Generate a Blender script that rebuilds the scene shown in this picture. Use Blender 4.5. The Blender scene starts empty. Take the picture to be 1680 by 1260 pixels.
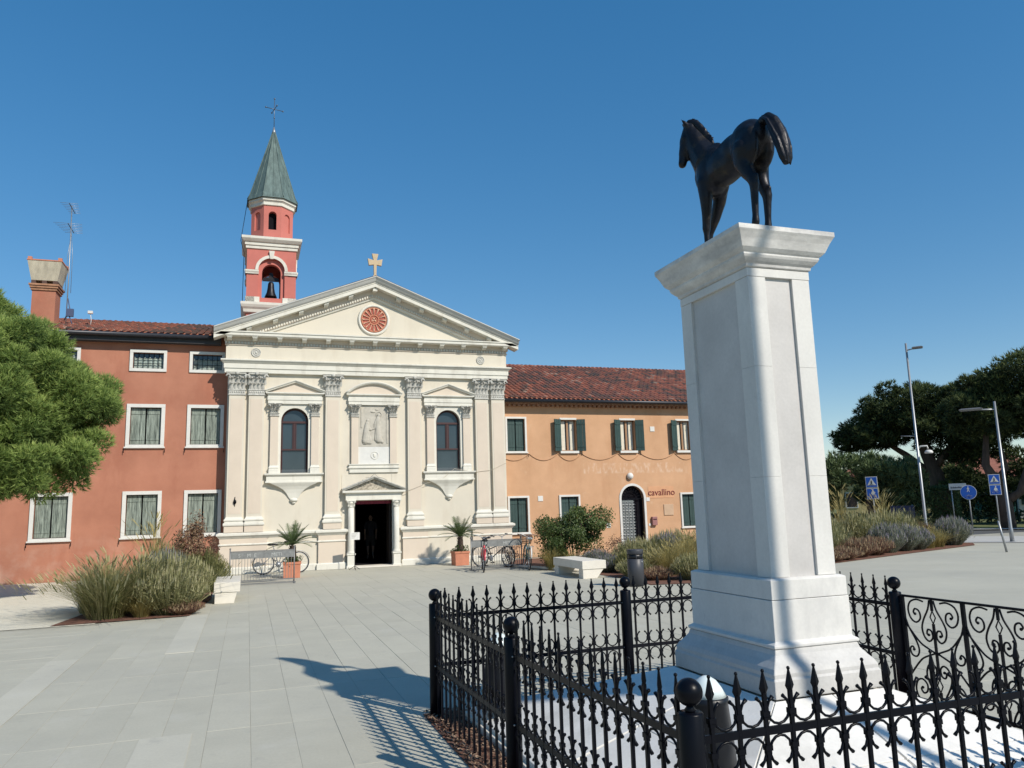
import bpy, bmesh, math, random
from mathutils import Vector, Matrix, Euler
R = math.radians
rnd = random.Random(11)
sc = bpy.context.scene
COL = sc.collection

# ------------------------------------------------------------------ camera
PITCH, ROLL, YAW = R(9.1), R(-1.7), R(19.0)
fw = Vector((math.sin(YAW)*math.cos(PITCH), math.cos(YAW)*math.cos(PITCH), math.sin(PITCH)))
rt = Vector((math.cos(YAW), -math.sin(YAW), 0)); up = rt.cross(fw)
rt2 = rt*math.cos(ROLL) + up*math.sin(ROLL); up2 = up*math.cos(ROLL) - rt*math.sin(ROLL)
cd = bpy.data.cameras.new('Camera'); cam = bpy.data.objects.new('Camera', cd); COL.objects.link(cam)
cam.matrix_world = Matrix(((rt2.x, up2.x, -fw.x, 0), (rt2.y, up2.y, -fw.y, 0), (rt2.z, up2.z, -fw.z, 1.9), (0, 0, 0, 1)))
cd.sensor_width = 36; cd.lens = 27.04; cd.clip_start = 0.05; cd.clip_end = 3000
sc.camera = cam

# ------------------------------------------------------------------ sky, sun, exposure
SUN_EL = R(38.8); SUN_DIR = Vector((0.49, -0.872, 0)).normalized()      # horizontal direction towards the sun
world = bpy.data.worlds.new('World'); sc.world = world; world.use_nodes = True
wn = world.node_tree; bg = wn.nodes['Background']
sky = wn.nodes.new('ShaderNodeTexSky'); sky.sky_type = 'NISHITA'; sky.sun_disc = False
sky.sun_elevation = SUN_EL; sky.sun_rotation = math.atan2(SUN_DIR.x, SUN_DIR.y)
sky.air_density = 0.9; sky.dust_density = 0.0; sky.ozone_density = 1.2; sky.altitude = 10
hs = wn.nodes.new('ShaderNodeHueSaturation'); hs.inputs['Hue'].default_value = .5005; hs.inputs['Saturation'].default_value = 1.78; hs.inputs['Value'].default_value = 1.76
gm = wn.nodes.new('ShaderNodeGamma'); gm.inputs[1].default_value = .63; wn.links.new(sky.outputs[0], gm.inputs[0])
wn.links.new(gm.outputs[0], hs.inputs['Color']); wn.links.new(hs.outputs[0], bg.inputs[0]); bg.inputs[1].default_value = 0.12
sl = bpy.data.lights.new('Sun', 'SUN'); so = bpy.data.objects.new('Sun', sl); COL.objects.link(so)
sl.energy = 4.6; sl.angle = R(0.53); sl.color = (1.0, 0.93, 0.82)
tosun = SUN_DIR*math.cos(SUN_EL) + Vector((0, 0, math.sin(SUN_EL)))
so.rotation_euler = tosun.to_track_quat('Z', 'Y').to_euler(); so.location = (20, -30, 40)
sc.view_settings.view_transform = 'Standard'; sc.view_settings.look = 'None'
sc.view_settings.exposure = 0.1; sc.view_settings.gamma = 1.0; sc.view_settings.use_curve_mapping = False
sc.cycles.max_bounces = 6; sc.cycles.transparent_max_bounces = 6

# ------------------------------------------------------------------ materials
MATS = {}
def M(name, col, rough=.6, metal=0., var=.08, scale=4., bump=0., bscale=60., spec=.4, stretch=None, tone=None, rand=0., col2=None, coat=0., fine=0., trans=0., leaf=0.):
    if name in MATS: return MATS[name]
    m = bpy.data.materials.new(name); m.use_nodes = True; nt = m.node_tree; L = nt.links.new
    b = nt.nodes['Principled BSDF']
    tc = nt.nodes.new('ShaderNodeTexCoord'); vec = tc.outputs['Object']
    if rand:
        oi = nt.nodes.new('ShaderNodeObjectInfo'); va = nt.nodes.new('ShaderNodeVectorMath'); va.operation = 'ADD'
        sx = nt.nodes.new('ShaderNodeVectorMath'); sx.operation = 'SCALE'; sx.inputs[0].default_value = (37, 53, 71)
        L(oi.outputs['Random'], sx.inputs['Scale']); L(vec, va.inputs[0]); L(sx.outputs[0], va.inputs[1]); vec = va.outputs[0]
    if stretch:
        mp = nt.nodes.new('ShaderNodeMapping'); mp.inputs['Scale'].default_value = stretch; L(vec, mp.inputs[0]); vec2 = mp.outputs[0]
    else: vec2 = vec
    n1 = nt.nodes.new('ShaderNodeTexNoise'); n1.inputs['Scale'].default_value = scale; n1.inputs['Detail'].default_value = 7; n1.inputs['Roughness'].default_value = .62
    L(vec2, n1.inputs['Vector'])
    rp = nt.nodes.new('ShaderNodeMapRange'); rp.inputs[1].default_value = .3; rp.inputs[2].default_value = .7; L(n1.outputs[0], rp.inputs[0])
    c1 = [c*(1-var) for c in col]; c2 = [min(1, c*(1+var)) for c in (col2 or col)]
    mx = nt.nodes.new('ShaderNodeMix'); mx.data_type = 'RGBA'
    mx.inputs[6].default_value = (*c1, 1); mx.inputs[7].default_value = (*c2, 1); L(rp.outputs[0], mx.inputs[0])
    out = mx.outputs[2]
    if tone:
        at = nt.nodes.new('ShaderNodeAttribute'); at.attribute_name = 'tone'
        cr = nt.nodes.new('ShaderNodeValToRGB'); el = cr.color_ramp.elements
        while len(el) < len(tone): el.new(.5)
        for i, c in enumerate(tone): el[i].position = i/(len(tone)-1); el[i].color = (*c, 1)
        L(at.outputs['Fac'], cr.inputs[0])
        mm = nt.nodes.new('ShaderNodeMix'); mm.data_type = 'RGBA'; mm.blend_type = 'MULTIPLY'; mm.inputs[0].default_value = 1
        L(out, mm.inputs[6]); L(cr.outputs[0], mm.inputs[7]); out = mm.outputs[2]
    if fine:
        n3 = nt.nodes.new('ShaderNodeTexNoise'); n3.inputs['Scale'].default_value = 45; n3.inputs['Detail'].default_value = 4; L(vec, n3.inputs['Vector'])
        h = nt.nodes.new('ShaderNodeHueSaturation'); mr = nt.nodes.new('ShaderNodeMapRange'); mr.inputs[1].default_value = .3; mr.inputs[2].default_value = .7
        mr.inputs[3].default_value = 1-fine; mr.inputs[4].default_value = 1+fine; L(n3.outputs[0], mr.inputs[0]); L(mr.outputs[0], h.inputs['Value']); L(out, h.inputs['Color']); out = h.outputs[0]
    if rand:
        h = nt.nodes.new('ShaderNodeHueSaturation'); mr = nt.nodes.new('ShaderNodeMapRange'); mr.inputs[3].default_value = 1-rand; mr.inputs[4].default_value = 1+rand
        L(oi.outputs['Random'], mr.inputs[0]); L(mr.outputs[0], h.inputs['Value']); L(out, h.inputs['Color']); out = h.outputs[0]
    L(out, b.inputs['Base Color'])
    b.inputs['Roughness'].default_value = rough; b.inputs['Metallic'].default_value = metal; b.inputs['Specular IOR Level'].default_value = spec
    b.inputs['Coat Weight'].default_value = coat; b.inputs['Transmission Weight'].default_value = trans
    if bump:
        n2 = nt.nodes.new('ShaderNodeTexNoise'); n2.inputs['Scale'].default_value = bscale; n2.inputs['Detail'].default_value = 5; L(vec, n2.inputs['Vector'])
        bp = nt.nodes.new('ShaderNodeBump'); bp.inputs['Strength'].default_value = bump; bp.inputs['Distance'].default_value = .02
        L(n2.outputs[0], bp.inputs['Height']); L(bp.outputs[0], b.inputs['Normal'])
    if leaf:                                                # light passing through thin leaves
        tr = nt.nodes.new('ShaderNodeBsdfTranslucent'); ms = nt.nodes.new('ShaderNodeMixShader'); ms.inputs[0].default_value = leaf
        hb_ = nt.nodes.new('ShaderNodeHueSaturation'); hb_.inputs['Value'].default_value = 1.5; L(out, hb_.inputs['Color']); L(hb_.outputs[0], tr.inputs['Color'])
        L(b.outputs[0], ms.inputs[1]); L(tr.outputs[0], ms.inputs[2]); L(ms.outputs[0], nt.nodes['Material Output'].inputs['Surface'])
    MATS[name] = m
    return m

def blotch(m, colour, scale, thr, amount, stretch=(1, 1, 1), width=.12):
    """stains with a shape of their own, spread over the whole place"""
    nt = m.node_tree; L = nt.links.new; b = nt.nodes['Principled BSDF']; src = b.inputs['Base Color'].links[0].from_socket
    g_ = nt.nodes.new('ShaderNodeNewGeometry'); mp = nt.nodes.new('ShaderNodeMapping'); mp.inputs['Scale'].default_value = stretch; L(g_.outputs['Position'], mp.inputs[0])
    n = nt.nodes.new('ShaderNodeTexNoise'); n.inputs['Scale'].default_value = scale; n.inputs['Detail'].default_value = 9; n.inputs['Roughness'].default_value = .65; L(mp.outputs[0], n.inputs['Vector'])
    r = nt.nodes.new('ShaderNodeMapRange'); r.inputs[1].default_value = thr; r.inputs[2].default_value = thr+width; r.inputs[4].default_value = amount; L(n.outputs[0], r.inputs[0])
    mx = nt.nodes.new('ShaderNodeMix'); mx.data_type = 'RGBA'; L(r.outputs[0], mx.inputs[0]); L(src, mx.inputs[6]); mx.inputs[7].default_value = (*colour, 1); L(mx.outputs[2], b.inputs['Base Color'])

def stain(m, mask_axis, lo, hi, colour, scale=3., amount=.5, thr=.45):
    """weathering with a shape of its own: a noisy band between two heights of the wall"""
    nt = m.node_tree; L = nt.links.new; b = nt.nodes['Principled BSDF']
    src = b.inputs['Base Color'].links[0].from_socket
    tc = nt.nodes.new('ShaderNodeTexCoord'); sp = nt.nodes.new('ShaderNodeSeparateXYZ'); L(tc.outputs['Object'], sp.inputs[0])
    mr = nt.nodes.new('ShaderNodeMapRange'); mr.inputs[1].default_value = lo; mr.inputs[2].default_value = hi; L(sp.outputs[mask_axis], mr.inputs[0])
    n = nt.nodes.new('ShaderNodeTexNoise'); n.inputs['Scale'].default_value = scale; n.inputs['Detail'].default_value = 8; L(tc.outputs['Object'], n.inputs['Vector'])
    n2 = nt.nodes.new('ShaderNodeMapRange'); n2.inputs[1].default_value = thr; n2.inputs[2].default_value = thr+.2; L(n.outputs[0], n2.inputs[0])
    mu = nt.nodes.new('ShaderNodeMath'); mu.operation = 'MULTIPLY'; L(mr.outputs[0], mu.inputs[0]); L(n2.outputs[0], mu.inputs[1])
    mu2 = nt.nodes.new('ShaderNodeMath'); mu2.operation = 'MULTIPLY'; mu2.inputs[1].default_value = amount; L(mu.outputs[0], mu2.inputs[0])
    mx = nt.nodes.new('ShaderNodeMix'); mx.data_type = 'RGBA'; L(mu2.outputs[0], mx.inputs[0]); L(src, mx.inputs[6]); mx.inputs[7].default_value = (*colour, 1)
    L(mx.outputs[2], b.inputs['Base Color'])

def smudge(m, x0, x1, z0, z1, colour, amount=.6):
    """broken pale patches of bare plaster inside one stretch of wall"""
    nt = m.node_tree; L = nt.links.new; b = nt.nodes['Principled BSDF']; src = b.inputs['Base Color'].links[0].from_socket
    tc = nt.nodes.new('ShaderNodeTexCoord'); sp = nt.nodes.new('ShaderNodeSeparateXYZ'); L(tc.outputs['Object'], sp.inputs[0]); f = None
    for ax, a, c in ((0, x0, 1), (0, x1, -1), (2, z0, 1), (2, z1, -1)):
        r = nt.nodes.new('ShaderNodeMapRange'); r.inputs[1].default_value = a; r.inputs[2].default_value = a+c*.06; L(sp.outputs[ax], r.inputs[0])
        if f is None: f = r.outputs[0]
        else: q = nt.nodes.new('ShaderNodeMath'); q.operation = 'MULTIPLY'; L(f, q.inputs[0]); L(r.outputs[0], q.inputs[1]); f = q.outputs[0]
    mp = nt.nodes.new('ShaderNodeMapping'); mp.inputs['Scale'].default_value = (1.6, 1, .8); L(tc.outputs['Object'], mp.inputs[0])
    n = nt.nodes.new('ShaderNodeTexNoise'); n.inputs['Scale'].default_value = 4.2; n.inputs['Detail'].default_value = 5; L(mp.outputs[0], n.inputs['Vector'])
    r = nt.nodes.new('ShaderNodeMapRange'); r.inputs[1].default_value = .47; r.inputs[2].default_value = .66; r.inputs[4].default_value = amount; L(n.outputs[0], r.inputs[0])
    q = nt.nodes.new('ShaderNodeMath'); q.operation = 'MULTIPLY'; L(f, q.inputs[0]); L(r.outputs[0], q.inputs[1])
    mx = nt.nodes.new('ShaderNodeMix'); mx.data_type = 'RGBA'; L(q.outputs[0], mx.inputs[0]); L(src, mx.inputs[6]); mx.inputs[7].default_value = (*colour, 1); L(mx.outputs[2], b.inputs['Base Color'])
CREAM = M('cream_plaster', (.61, .56, .465), .85, var=.05, scale=.7, bump=.05, bscale=25)
BLUSH = M('blush_plaster', (.605, .52, .425), .85, var=.05, scale=1.2, bump=.05, bscale=25)
TRIM = M('white_trim_stone', (.64, .62, .55), .8, var=.06, scale=2.5, bump=.05, bscale=30)
CARVED = M('carved_grey_stone', (.47, .46, .42), .85, var=.16, scale=9, bump=.15, bscale=40)
blotch(CREAM, (.50, .44, .35), 1.6, .52, .35, (1, 1, .25)); blotch(BLUSH, (.52, .44, .35), 1.6, .54, .3, (1, 1, .25)); blotch(TRIM, (.42, .39, .33), 2.6, .52, .4, (1, 1, .3))
blotch(CARVED, (.25, .24, .22), 5., .5, .5)
RED = M('red_plaster', (.37, .152, .096), .9, var=.09, scale=.8, col2=(.41, .18, .115), bump=.08, bscale=18)
stain(RED, 2, 1.6, .1, (.52, .36, .28), 2.2, .5, .45); stain(RED, 2, 2., 8., (.34, .085, .05), .9, .35, .5)
ORANGE = M('orange_plaster', (.51, .295, .165), .9, var=.07, scale=.9, col2=(.55, .325, .19), bump=.08, bscale=18)
stain(ORANGE, 2, 1.2, 0., (.62, .44, .30), 2.5, .5, .45)
blotch(RED, (.30, .105, .065), 1.1, .52, .4, (1, 1, .3)); blotch(ORANGE, (.44, .23, .12), 1.1, .52, .4, (1, 1, .3)); blotch(ORANGE, (.60, .42, .28), 2.2, .60, .4)
smudge(ORANGE, -2.5, 2.1, 3.10, 3.56, (.66, .50, .38), .65)
PINK = M('pink_plaster', (.50, .16, .13), .88, var=.07, scale=1.5)
TERRA = M('terracotta', (.50, .20, .12), .8, var=.12, scale=5, bump=.1)
TILE = M('roof_tile', (1, 1, 1), .85, var=.15, scale=3, tone=[(.085, .068, .060), (.17, .085, .068), (.29, .10, .066), (.36, .13, .085), (.40, .27, .20)], bump=.1)
GREENSH = M('weathered_green_wood', (.08, .105, .09), .75, var=.4, scale=7, stretch=(4, 1, .35), col2=(.24, .275, .235))
DGREEN = M('dark_green_paint', (.030, .060, .055), .5, var=.15, scale=4)
GLASS = M('window_glass', (.035, .05, .06), .06, var=.2, scale=.8, spec=.7)
BROWNF = M('red_brown_frame', (.055, .022, .022), .5)
DARK = M('dark_interior', (.010, .009, .012), .95, var=.3, spec=.1)  # near-black colour stands in for the shade of unlit rooms and recesses
IRON = M('black_iron', (.003, .0036, .0065), .34, var=.25, scale=6, spec=.14, bump=.03, bscale=120)
GREYMETAL = M('grey_metal', (.20, .20, .20), .45, metal=.4, var=.1)
GALV = M('galvanised_steel', (.32, .33, .34), .42, metal=.6, var=.1)
MARBLE = M('white_marble', (.72, .70, .66), .5, var=.07, scale=1.6, col2=(.74, .72, .68), bump=.03, bscale=30, fine=.03)
BRONZE = M('dark_bronze', (.011, .011, .015), .42, metal=.4, var=.3, scale=8, bump=.06, bscale=50)
blotch(BRONZE, (.045, .035, .022), 9., .55, .6); 
COPPER = M('green_copper', (.075, .115, .11), .65, metal=.1, var=.25, scale=2.2, stretch=(3, 3, .5), col2=(.115, .165, .155))
STONE = M('pale_bench_stone', (.66, .62, .54), .8, var=.06, scale=4, bump=.08, bscale=60)
SANDSTONE = M('sandstone', (.52, .40, .26), .85, var=.12, scale=6)
WHITE = M('white_paint', (.62, .61, .575), .6, var=.06, scale=5)
BLUE = M('sign_blue', (.012, .09, .42), .35, var=.03)
BLACKPL = M('black_paint', (.006, .007, .010), .4, var=.1)
BARK = M('pine_bark', (.085, .060, .045), .95, var=.35, scale=6, stretch=(1, 1, .3), bump=.6, bscale=9)
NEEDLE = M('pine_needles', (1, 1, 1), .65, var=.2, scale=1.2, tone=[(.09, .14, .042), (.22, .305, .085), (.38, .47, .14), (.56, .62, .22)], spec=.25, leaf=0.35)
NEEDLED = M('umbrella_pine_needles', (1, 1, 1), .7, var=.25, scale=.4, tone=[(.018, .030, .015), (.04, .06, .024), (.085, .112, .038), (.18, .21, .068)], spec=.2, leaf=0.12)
LEAF = M('shrub_leaf', (1, 1, 1), .5, var=.2, scale=3, tone=[(.045, .07, .022), (.085, .125, .035), (.125, .175, .05), (.22, .14, .06)], spec=.4, leaf=0.3)
GRASS = M('ornamental_grass', (1, 1, 1), .7, var=.2, scale=3, tone=[(.11, .125, .045), (.20, .20, .075), (.34, .31, .14), (.48, .42, .23)], spec=.3, leaf=0.35)
GRASSY = M('yellow_grass', (1, 1, 1), .7, var=.2, scale=3, tone=[(.20, .17, .05), (.34, .28, .10), (.46, .39, .17)], spec=.3, leaf=0.35)
LAV = M('lavender_foliage', (1, 1, 1), .7, var=.2, scale=3, tone=[(.11, .13, .085), (.19, .21, .15), (.28, .28, .23), (.25, .21, .32)], spec=.3, leaf=0.3)
SAGE = M('sage_foliage', (1, 1, 1), .7, var=.2, scale=3, tone=[(.15, .155, .06), (.25, .25, .11), (.37, .345, .185), (.46, .42, .25)], spec=.3, leaf=0.3)
RUSSET = M('russet_foliage', (1, 1, 1), .7, var=.2, scale=3, tone=[(.085, .045, .038), (.19, .10, .075), (.32, .21, .125), (.42, .33, .20)], spec=.3, leaf=0.3)
PALM = M('palm_frond', (1, 1, 1), .5, var=.15, scale=3, tone=[(.045, .075, .025), (.085, .13, .045), (.13, .17, .07)], spec=.4, leaf=0.3)

# ------------------------------------------------------------------ mesh helpers
class MB:
    def __init__(s): s.v = []; s.f = []; s.sm = []; s.t = []
    def add(s, vs, fs, smooth=False, tone=0.):
        o = len(s.v); s.v += [tuple(p) for p in vs]
        for f in fs: s.f.append([i+o for i in f]); s.sm.append(smooth); s.t.append(tone)
        return s
    def box(s, x0, x1, y0, y1, z0, z1, tone=0.):
        return s.add([(x0,y0,z0),(x1,y0,z0),(x1,y1,z0),(x0,y1,z0),(x0,y0,z1),(x1,y0,z1),(x1,y1,z1),(x0,y1,z1)],
                     [(0,3,2,1),(4,5,6,7),(0,1,5,4),(1,2,6,5),(2,3,7,6),(3,0,4,7)], tone=tone)
    def prism(s, pts, axis, a, b, smooth=False):
        """polygon (2-D points) extruded along an axis: 'y' pts=(x,z); 'x' pts=(y,z); 'z' pts=(x,y)"""
        n = len(pts)
        def P(p, t): return (p[0], t, p[1]) if axis == 'y' else ((t, p[0], p[1]) if axis == 'x' else (p[0], p[1], t))
        vs = [P(p, a) for p in pts] + [P(p, b) for p in pts]
        fs = [tuple(range(n)), tuple(range(2*n-1, n-1, -1))] + [(i, i+n, (i+1) % n+n, (i+1) % n) for i in range(n)]
        return s.add(vs, fs, smooth)
    def loft(s, loops, smooth=False, caps=True, tone=0.):
        n = len(loops[0]); vs = [p for l in loops for p in l]; fs = []
        for k in range(len(loops)-1):
            for i in range(n):
                j = (i+1) % n; fs.append((k*n+i, k*n+j, (k+1)*n+j, (k+1)*n+i))
        if caps: fs.append(tuple(range(n-1, -1, -1))); fs.append(tuple(range((len(loops)-1)*n, len(loops)*n)))
        return s.add(vs, fs, smooth, tone)
    def rects(s, rs, smooth=False):
        """stacked rectangles (x0,x1,y0,y1,z)"""
        return s.loft([[(a,c,z),(b,c,z),(b,d,z),(a,d,z)] for a, b, c, d, z in rs], smooth)
    def tube(s, pts, r, n=8, smooth=True, closed=False, tone=0., flat=1.):
        pts = [Vector(p) for p in pts]; m = len(pts)
        rr = r if isinstance(r, (list, tuple)) else [r]*m
        loops = []; prev = None
        for i, p in enumerate(pts):
            if closed: d = pts[(i+1) % m]-pts[i-1]
            else: d = pts[min(i+1, m-1)]-pts[max(i-1, 0)]
            d = d.normalized() if d.length > 1e-9 else Vector((0, 0, 1))
            if prev is None:
                a = Vector((0, 0, 1)) if abs(d.z) < .9 else Vector((1, 0, 0))
                u = d.cross(a).normalized()
            else:
                u = (prev - d*prev.dot(d)); u = u.normalized() if u.length > 1e-6 else d.orthogonal().normalized()
            prev = u; w = d.cross(u)
            loops.append([p + (u*math.cos(2*math.pi*k/n) + w*math.sin(2*math.pi*k/n)*flat)*rr[i] for k in range(n)])
        if closed: loops.append(loops[0])
        return s.loft(loops, smooth, not closed, tone)
    def lathe(s, prof, c=(0, 0, 0), n=20, smooth=True):
        return s.loft([[(c[0]+r*math.cos(2*math.pi*k/n), c[1]+r*math.sin(2*math.pi*k/n), c[2]+z) for k in range(n)] for r, z in prof], smooth)
    def ell(s, c, rad, rot=None, n=12, m=8, smooth=True, tone=0.):
        if not isinstance(rad, (list, tuple)): rad = (rad,)*3
        rot = rot or Matrix.Identity(3); loops = []
        for i in range(m+1):
            th = math.pi*(i/m); th = min(max(th, .02), math.pi-.02)
            loops.append([Vector(c)+rot @ Vector((rad[0]*math.sin(th)*math.cos(2*math.pi*k/n), rad[1]*math.sin(th)*math.sin(2*math.pi*k/n), -rad[2]*math.cos(th))) for k in range(n)])
        return s.loft(loops, smooth, True, tone)
    def cap(s, p, q, a, b, n=10):
        p, q = Vector(p), Vector(q); s.tube([p, q], [a, b], n); s.ell(p, a, n=n, m=6); s.ell(q, b, n=n, m=6); return s
    def xf(s, mat):
        s.v = [tuple(mat @ Vector(p)) for p in s.v]; return s
    def join(s, o, mat=None):
        vs = o.v if mat is None else [tuple(mat @ Vector(p)) for p in o.v]
        k = len(s.v); s.v += vs
        for f, sm, t in zip(o.f, o.sm, o.t): s.f.append([i+k for i in f]); s.sm.append(sm); s.t.append(t)
        return s
    def mesh(s, name, mat, off=(0, 0, 0), fixn=True):
        me = bpy.data.meshes.new(name)
        me.from_pydata([(a-off[0], b-off[1], c-off[2]) for a, b, c in s.v], [], s.f)
        if fixn:
            bm = bmesh.new(); bm.from_mesh(me); bmesh.ops.recalc_face_normals(bm, faces=bm.faces); bm.to_mesh(me); bm.free()
        me.polygons.foreach_set('use_smooth', s.sm)
        if any(s.t):
            at = me.attributes.new('tone', 'FLOAT', 'FACE'); at.data.foreach_set('value', s.t)
        if mat: me.materials.append(mat)
        me.update(); return me

ORG = {}
def tag(o, label=None, cat=None, group=None, kind=None):
    if label: o['label'] = label
    if cat: o['category'] = cat
    if group: o['group'] = group
    if kind: o['kind'] = kind
    return o
def thing(name, label, cat, loc=(0, 0, 0), rz=0., group=None, world=True):
    """an Empty at the base of a thing; with world=True its parts are given in world coordinates"""
    o = bpy.data.objects.new(name, None); COL.objects.link(o); o.location = loc; o.rotation_euler = (0, 0, rz); o.empty_display_size = .2
    ORG[o] = Vector(loc) if world else Vector((0, 0, 0))
    return tag(o, label, cat, group)
def part(mb, name, mat, parent, bevel=0., kind=None, label=None, fixn=True):
    off = ORG.get(parent, Vector((0, 0, 0)))
    me = mb if isinstance(mb, bpy.types.Mesh) else mb.mesh(name, mat, off, fixn)
    o = bpy.data.objects.new(name, me); COL.objects.link(o); o.parent = parent; ORG[o] = off
    if bevel:
        b = o.modifiers.new('bevel', 'BEVEL'); b.width = bevel; b.segments = 2; b.limit_method = 'ANGLE'; b.angle_limit = R(40)
    if kind: o['kind'] = kind
    if label: o['label'] = label
    return o
def single(mb, name, mat, label=None, cat=None, loc=(0, 0, 0), kind=None, group=None, bevel=0., fixn=True):
    me = mb if isinstance(mb, bpy.types.Mesh) else mb.mesh(name, mat, loc, fixn)
    o = bpy.data.objects.new(name, me); COL.objects.link(o); o.location = loc
    if bevel:
        b = o.modifiers.new('bevel', 'BEVEL'); b.width = bevel; b.segments = 2; b.limit_method = 'ANGLE'; b.angle_limit = R(40)
    return tag(o, label, cat, group, kind)
def copy_tree(o, parent=None):
    kids = list(o.children); c = o.copy(); COL.objects.link(c); c.parent = parent; ORG[c] = ORG.get(o, Vector())
    for k in kids: copy_tree(k, c)
    return c
def fused(mb, name, voxel, smooth=6, tone=0.):
    """one continuous skin over overlapping volumes"""
    me = mb.mesh(name, None); o = bpy.data.objects.new(name, me); COL.objects.link(o)
    r = o.modifiers.new('r', 'REMESH'); r.mode = 'VOXEL'; r.voxel_size = voxel; r.use_smooth_shade = True
    s = o.modifiers.new('s', 'SMOOTH'); s.factor = .5; s.iterations = smooth
    dg = bpy.context.evaluated_depsgraph_get(); dg.update()
    out = bpy.data.meshes.new_from_object(o.evaluated_get(dg)); out.name = name
    bpy.data.objects.remove(o)
    return out
def text_mesh(s, size, mat, extrude=.004, name='lettering'):
    cu = bpy.data.curves.new('t', 'FONT'); cu.body = s; cu.size = size; cu.extrude = extrude; cu.align_x = 'CENTER'
    o = bpy.data.objects.new('t', cu); COL.objects.link(o)
    dg = bpy.context.evaluated_depsgraph_get(); dg.update()
    me = bpy.data.meshes.new_from_object(o.evaluated_get(dg)); me.name = name; me.materials.clear(); me.materials.append(mat)
    bpy.data.objects.remove(o); return me
def wall_face(mb, x0, x1, z0, z1, y, depth, ops, n=14):
    """a wall front (facing -Y) with real openings; ops = (x0,x1,z0,z1,arched)"""
    xs = sorted({x0, x1, *[o[0] for o in ops], *[o[1] for o in ops]}); zs = sorted({z0, z1, *[o[2] for o in ops], *[o[3] for o in ops]})
    for i in range(len(xs)-1):
        for k in range(len(zs)-1):
            cx, cz = (xs[i]+xs[i+1])/2, (zs[k]+zs[k+1])/2
            if any(o[0] < cx < o[1] and o[2] < cz < o[3] for o in ops): continue
            mb.add([(xs[i], y, zs[k]), (xs[i+1], y, zs[k]), (xs[i+1], y, zs[k+1]), (xs[i], y, zs[k+1])], [(0, 1, 2, 3)])
    for a, b, c, d, arched in ops:
        yb = y+depth; top = d-(b-a)/2 if arched else d
        mb.add([(a, y, c), (a, yb, c), (a, yb, top), (a, y, top)], [(0, 1, 2, 3)])
        mb.add([(b, y, c), (b, yb, c), (b, yb, top), (b, y, top)], [(3, 2, 1, 0)])
        mb.add([(a, y, c), (b, y, c), (b, yb, c), (a, yb, c)], [(0, 1, 2, 3)])
        if not arched: mb.add([(a, y, d), (b, y, d), (b, yb, d), (a, yb, d)], [(3, 2, 1, 0)])
        else:
            r = (b-a)/2; cx = (a+b)/2; pts = [(cx-r*math.cos(math.pi*i/n), top+r*math.sin(math.pi*i/n)) for i in range(n+1)]
            for i in range(n):
                p, q = pts[i], pts[i+1]; corner = a if i < n/2 else b
                mb.add([(p[0], y, p[1]), (q[0], y, q[1]), (corner, y, d)], [(0, 1, 2)])
                mb.add([(p[0], y, p[1]), (q[0], y, q[1]), (q[0], yb, q[1]), (p[0], yb, p[1])], [(0, 1, 2, 3)])
    return mb
def arch_pts(a, b, z0, z1, n=16):
    r = (b-a)/2; cx = (a+b)/2; s = z1-r
    return [(a, z0), (b, z0)]+[(cx+r*math.cos(math.pi*i/n), s+r*math.sin(math.pi*i/n)) for i in range(n+1)]
def ring_frame(mb, a, b, c, d, w, y0, y1):
    """rectangular frame of width w around an opening"""
    mb.box(a-w, a, y0, y1, c, d); mb.box(b, b+w, y0, y1, c, d); mb.box(a-w, b+w, y0, y1, d, d+w); mb.box(a-w, b+w, y0, y1, c-w, c); return mb
# ------------------------------------------------------------------ ground
def sheet(name, pts, z, mat, kind='structure'):
    mb = MB(); mb.add([(x, y, z) for x, y in pts], [tuple(range(len(pts)))])
    return single(mb, name, mat, kind=kind)
PAVE = M('paving_stone', (.435, .418, .342), .8, var=.06, scale=1.1, bump=.06, bscale=70, rand=.03, fine=.04)
PAVEB = M('paving_far', (.435, .418, .342), .8, var=.07, scale=.5, bump=.06, bscale=60, fine=.04)
LIGHTPAVE = M('light_paving_stone', (.49, .47, .39), .8, var=.05, scale=1.1, bump=.06, bscale=70, fine=.04)
JOINT = M('paving_joint', (.36, .345, .285), .9, var=.25, scale=2)
GRAVEL = M('sandy_gravel', (.64, .605, .50), .95, var=.09, scale=3.5, bump=.5, bscale=50, fine=.12)
LAWN = M('park_lawn', (.07, .10, .03), .95, var=.4, scale=.6, col2=(.13, .14, .05), bump=.5, bscale=20)
SOIL = M('red_bark_soil', (.16, .075, .05), .95, var=.4, scale=9, bump=.6, bscale=40)
ASPHALT = M('asphalt', (.085, .088, .09), .9, var=.15, scale=3, bump=.15, bscale=90)
for m_ in (PAVE, PAVEB, LIGHTPAVE):
    blotch(m_, (.33, .325, .29), .35, .48, .35, width=.25); blotch(m_, (.27, .26, .24), 3.2, .60, .35); blotch(m_, (.20, .195, .18), 26., .72, .5, width=.04); blotch(m_, (.50, .49, .44), 1.1, .58, .35)
SIDEWALK = M('pale_sidewalk', (.45, .44, .41), .85, var=.08, scale=1.5)

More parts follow.
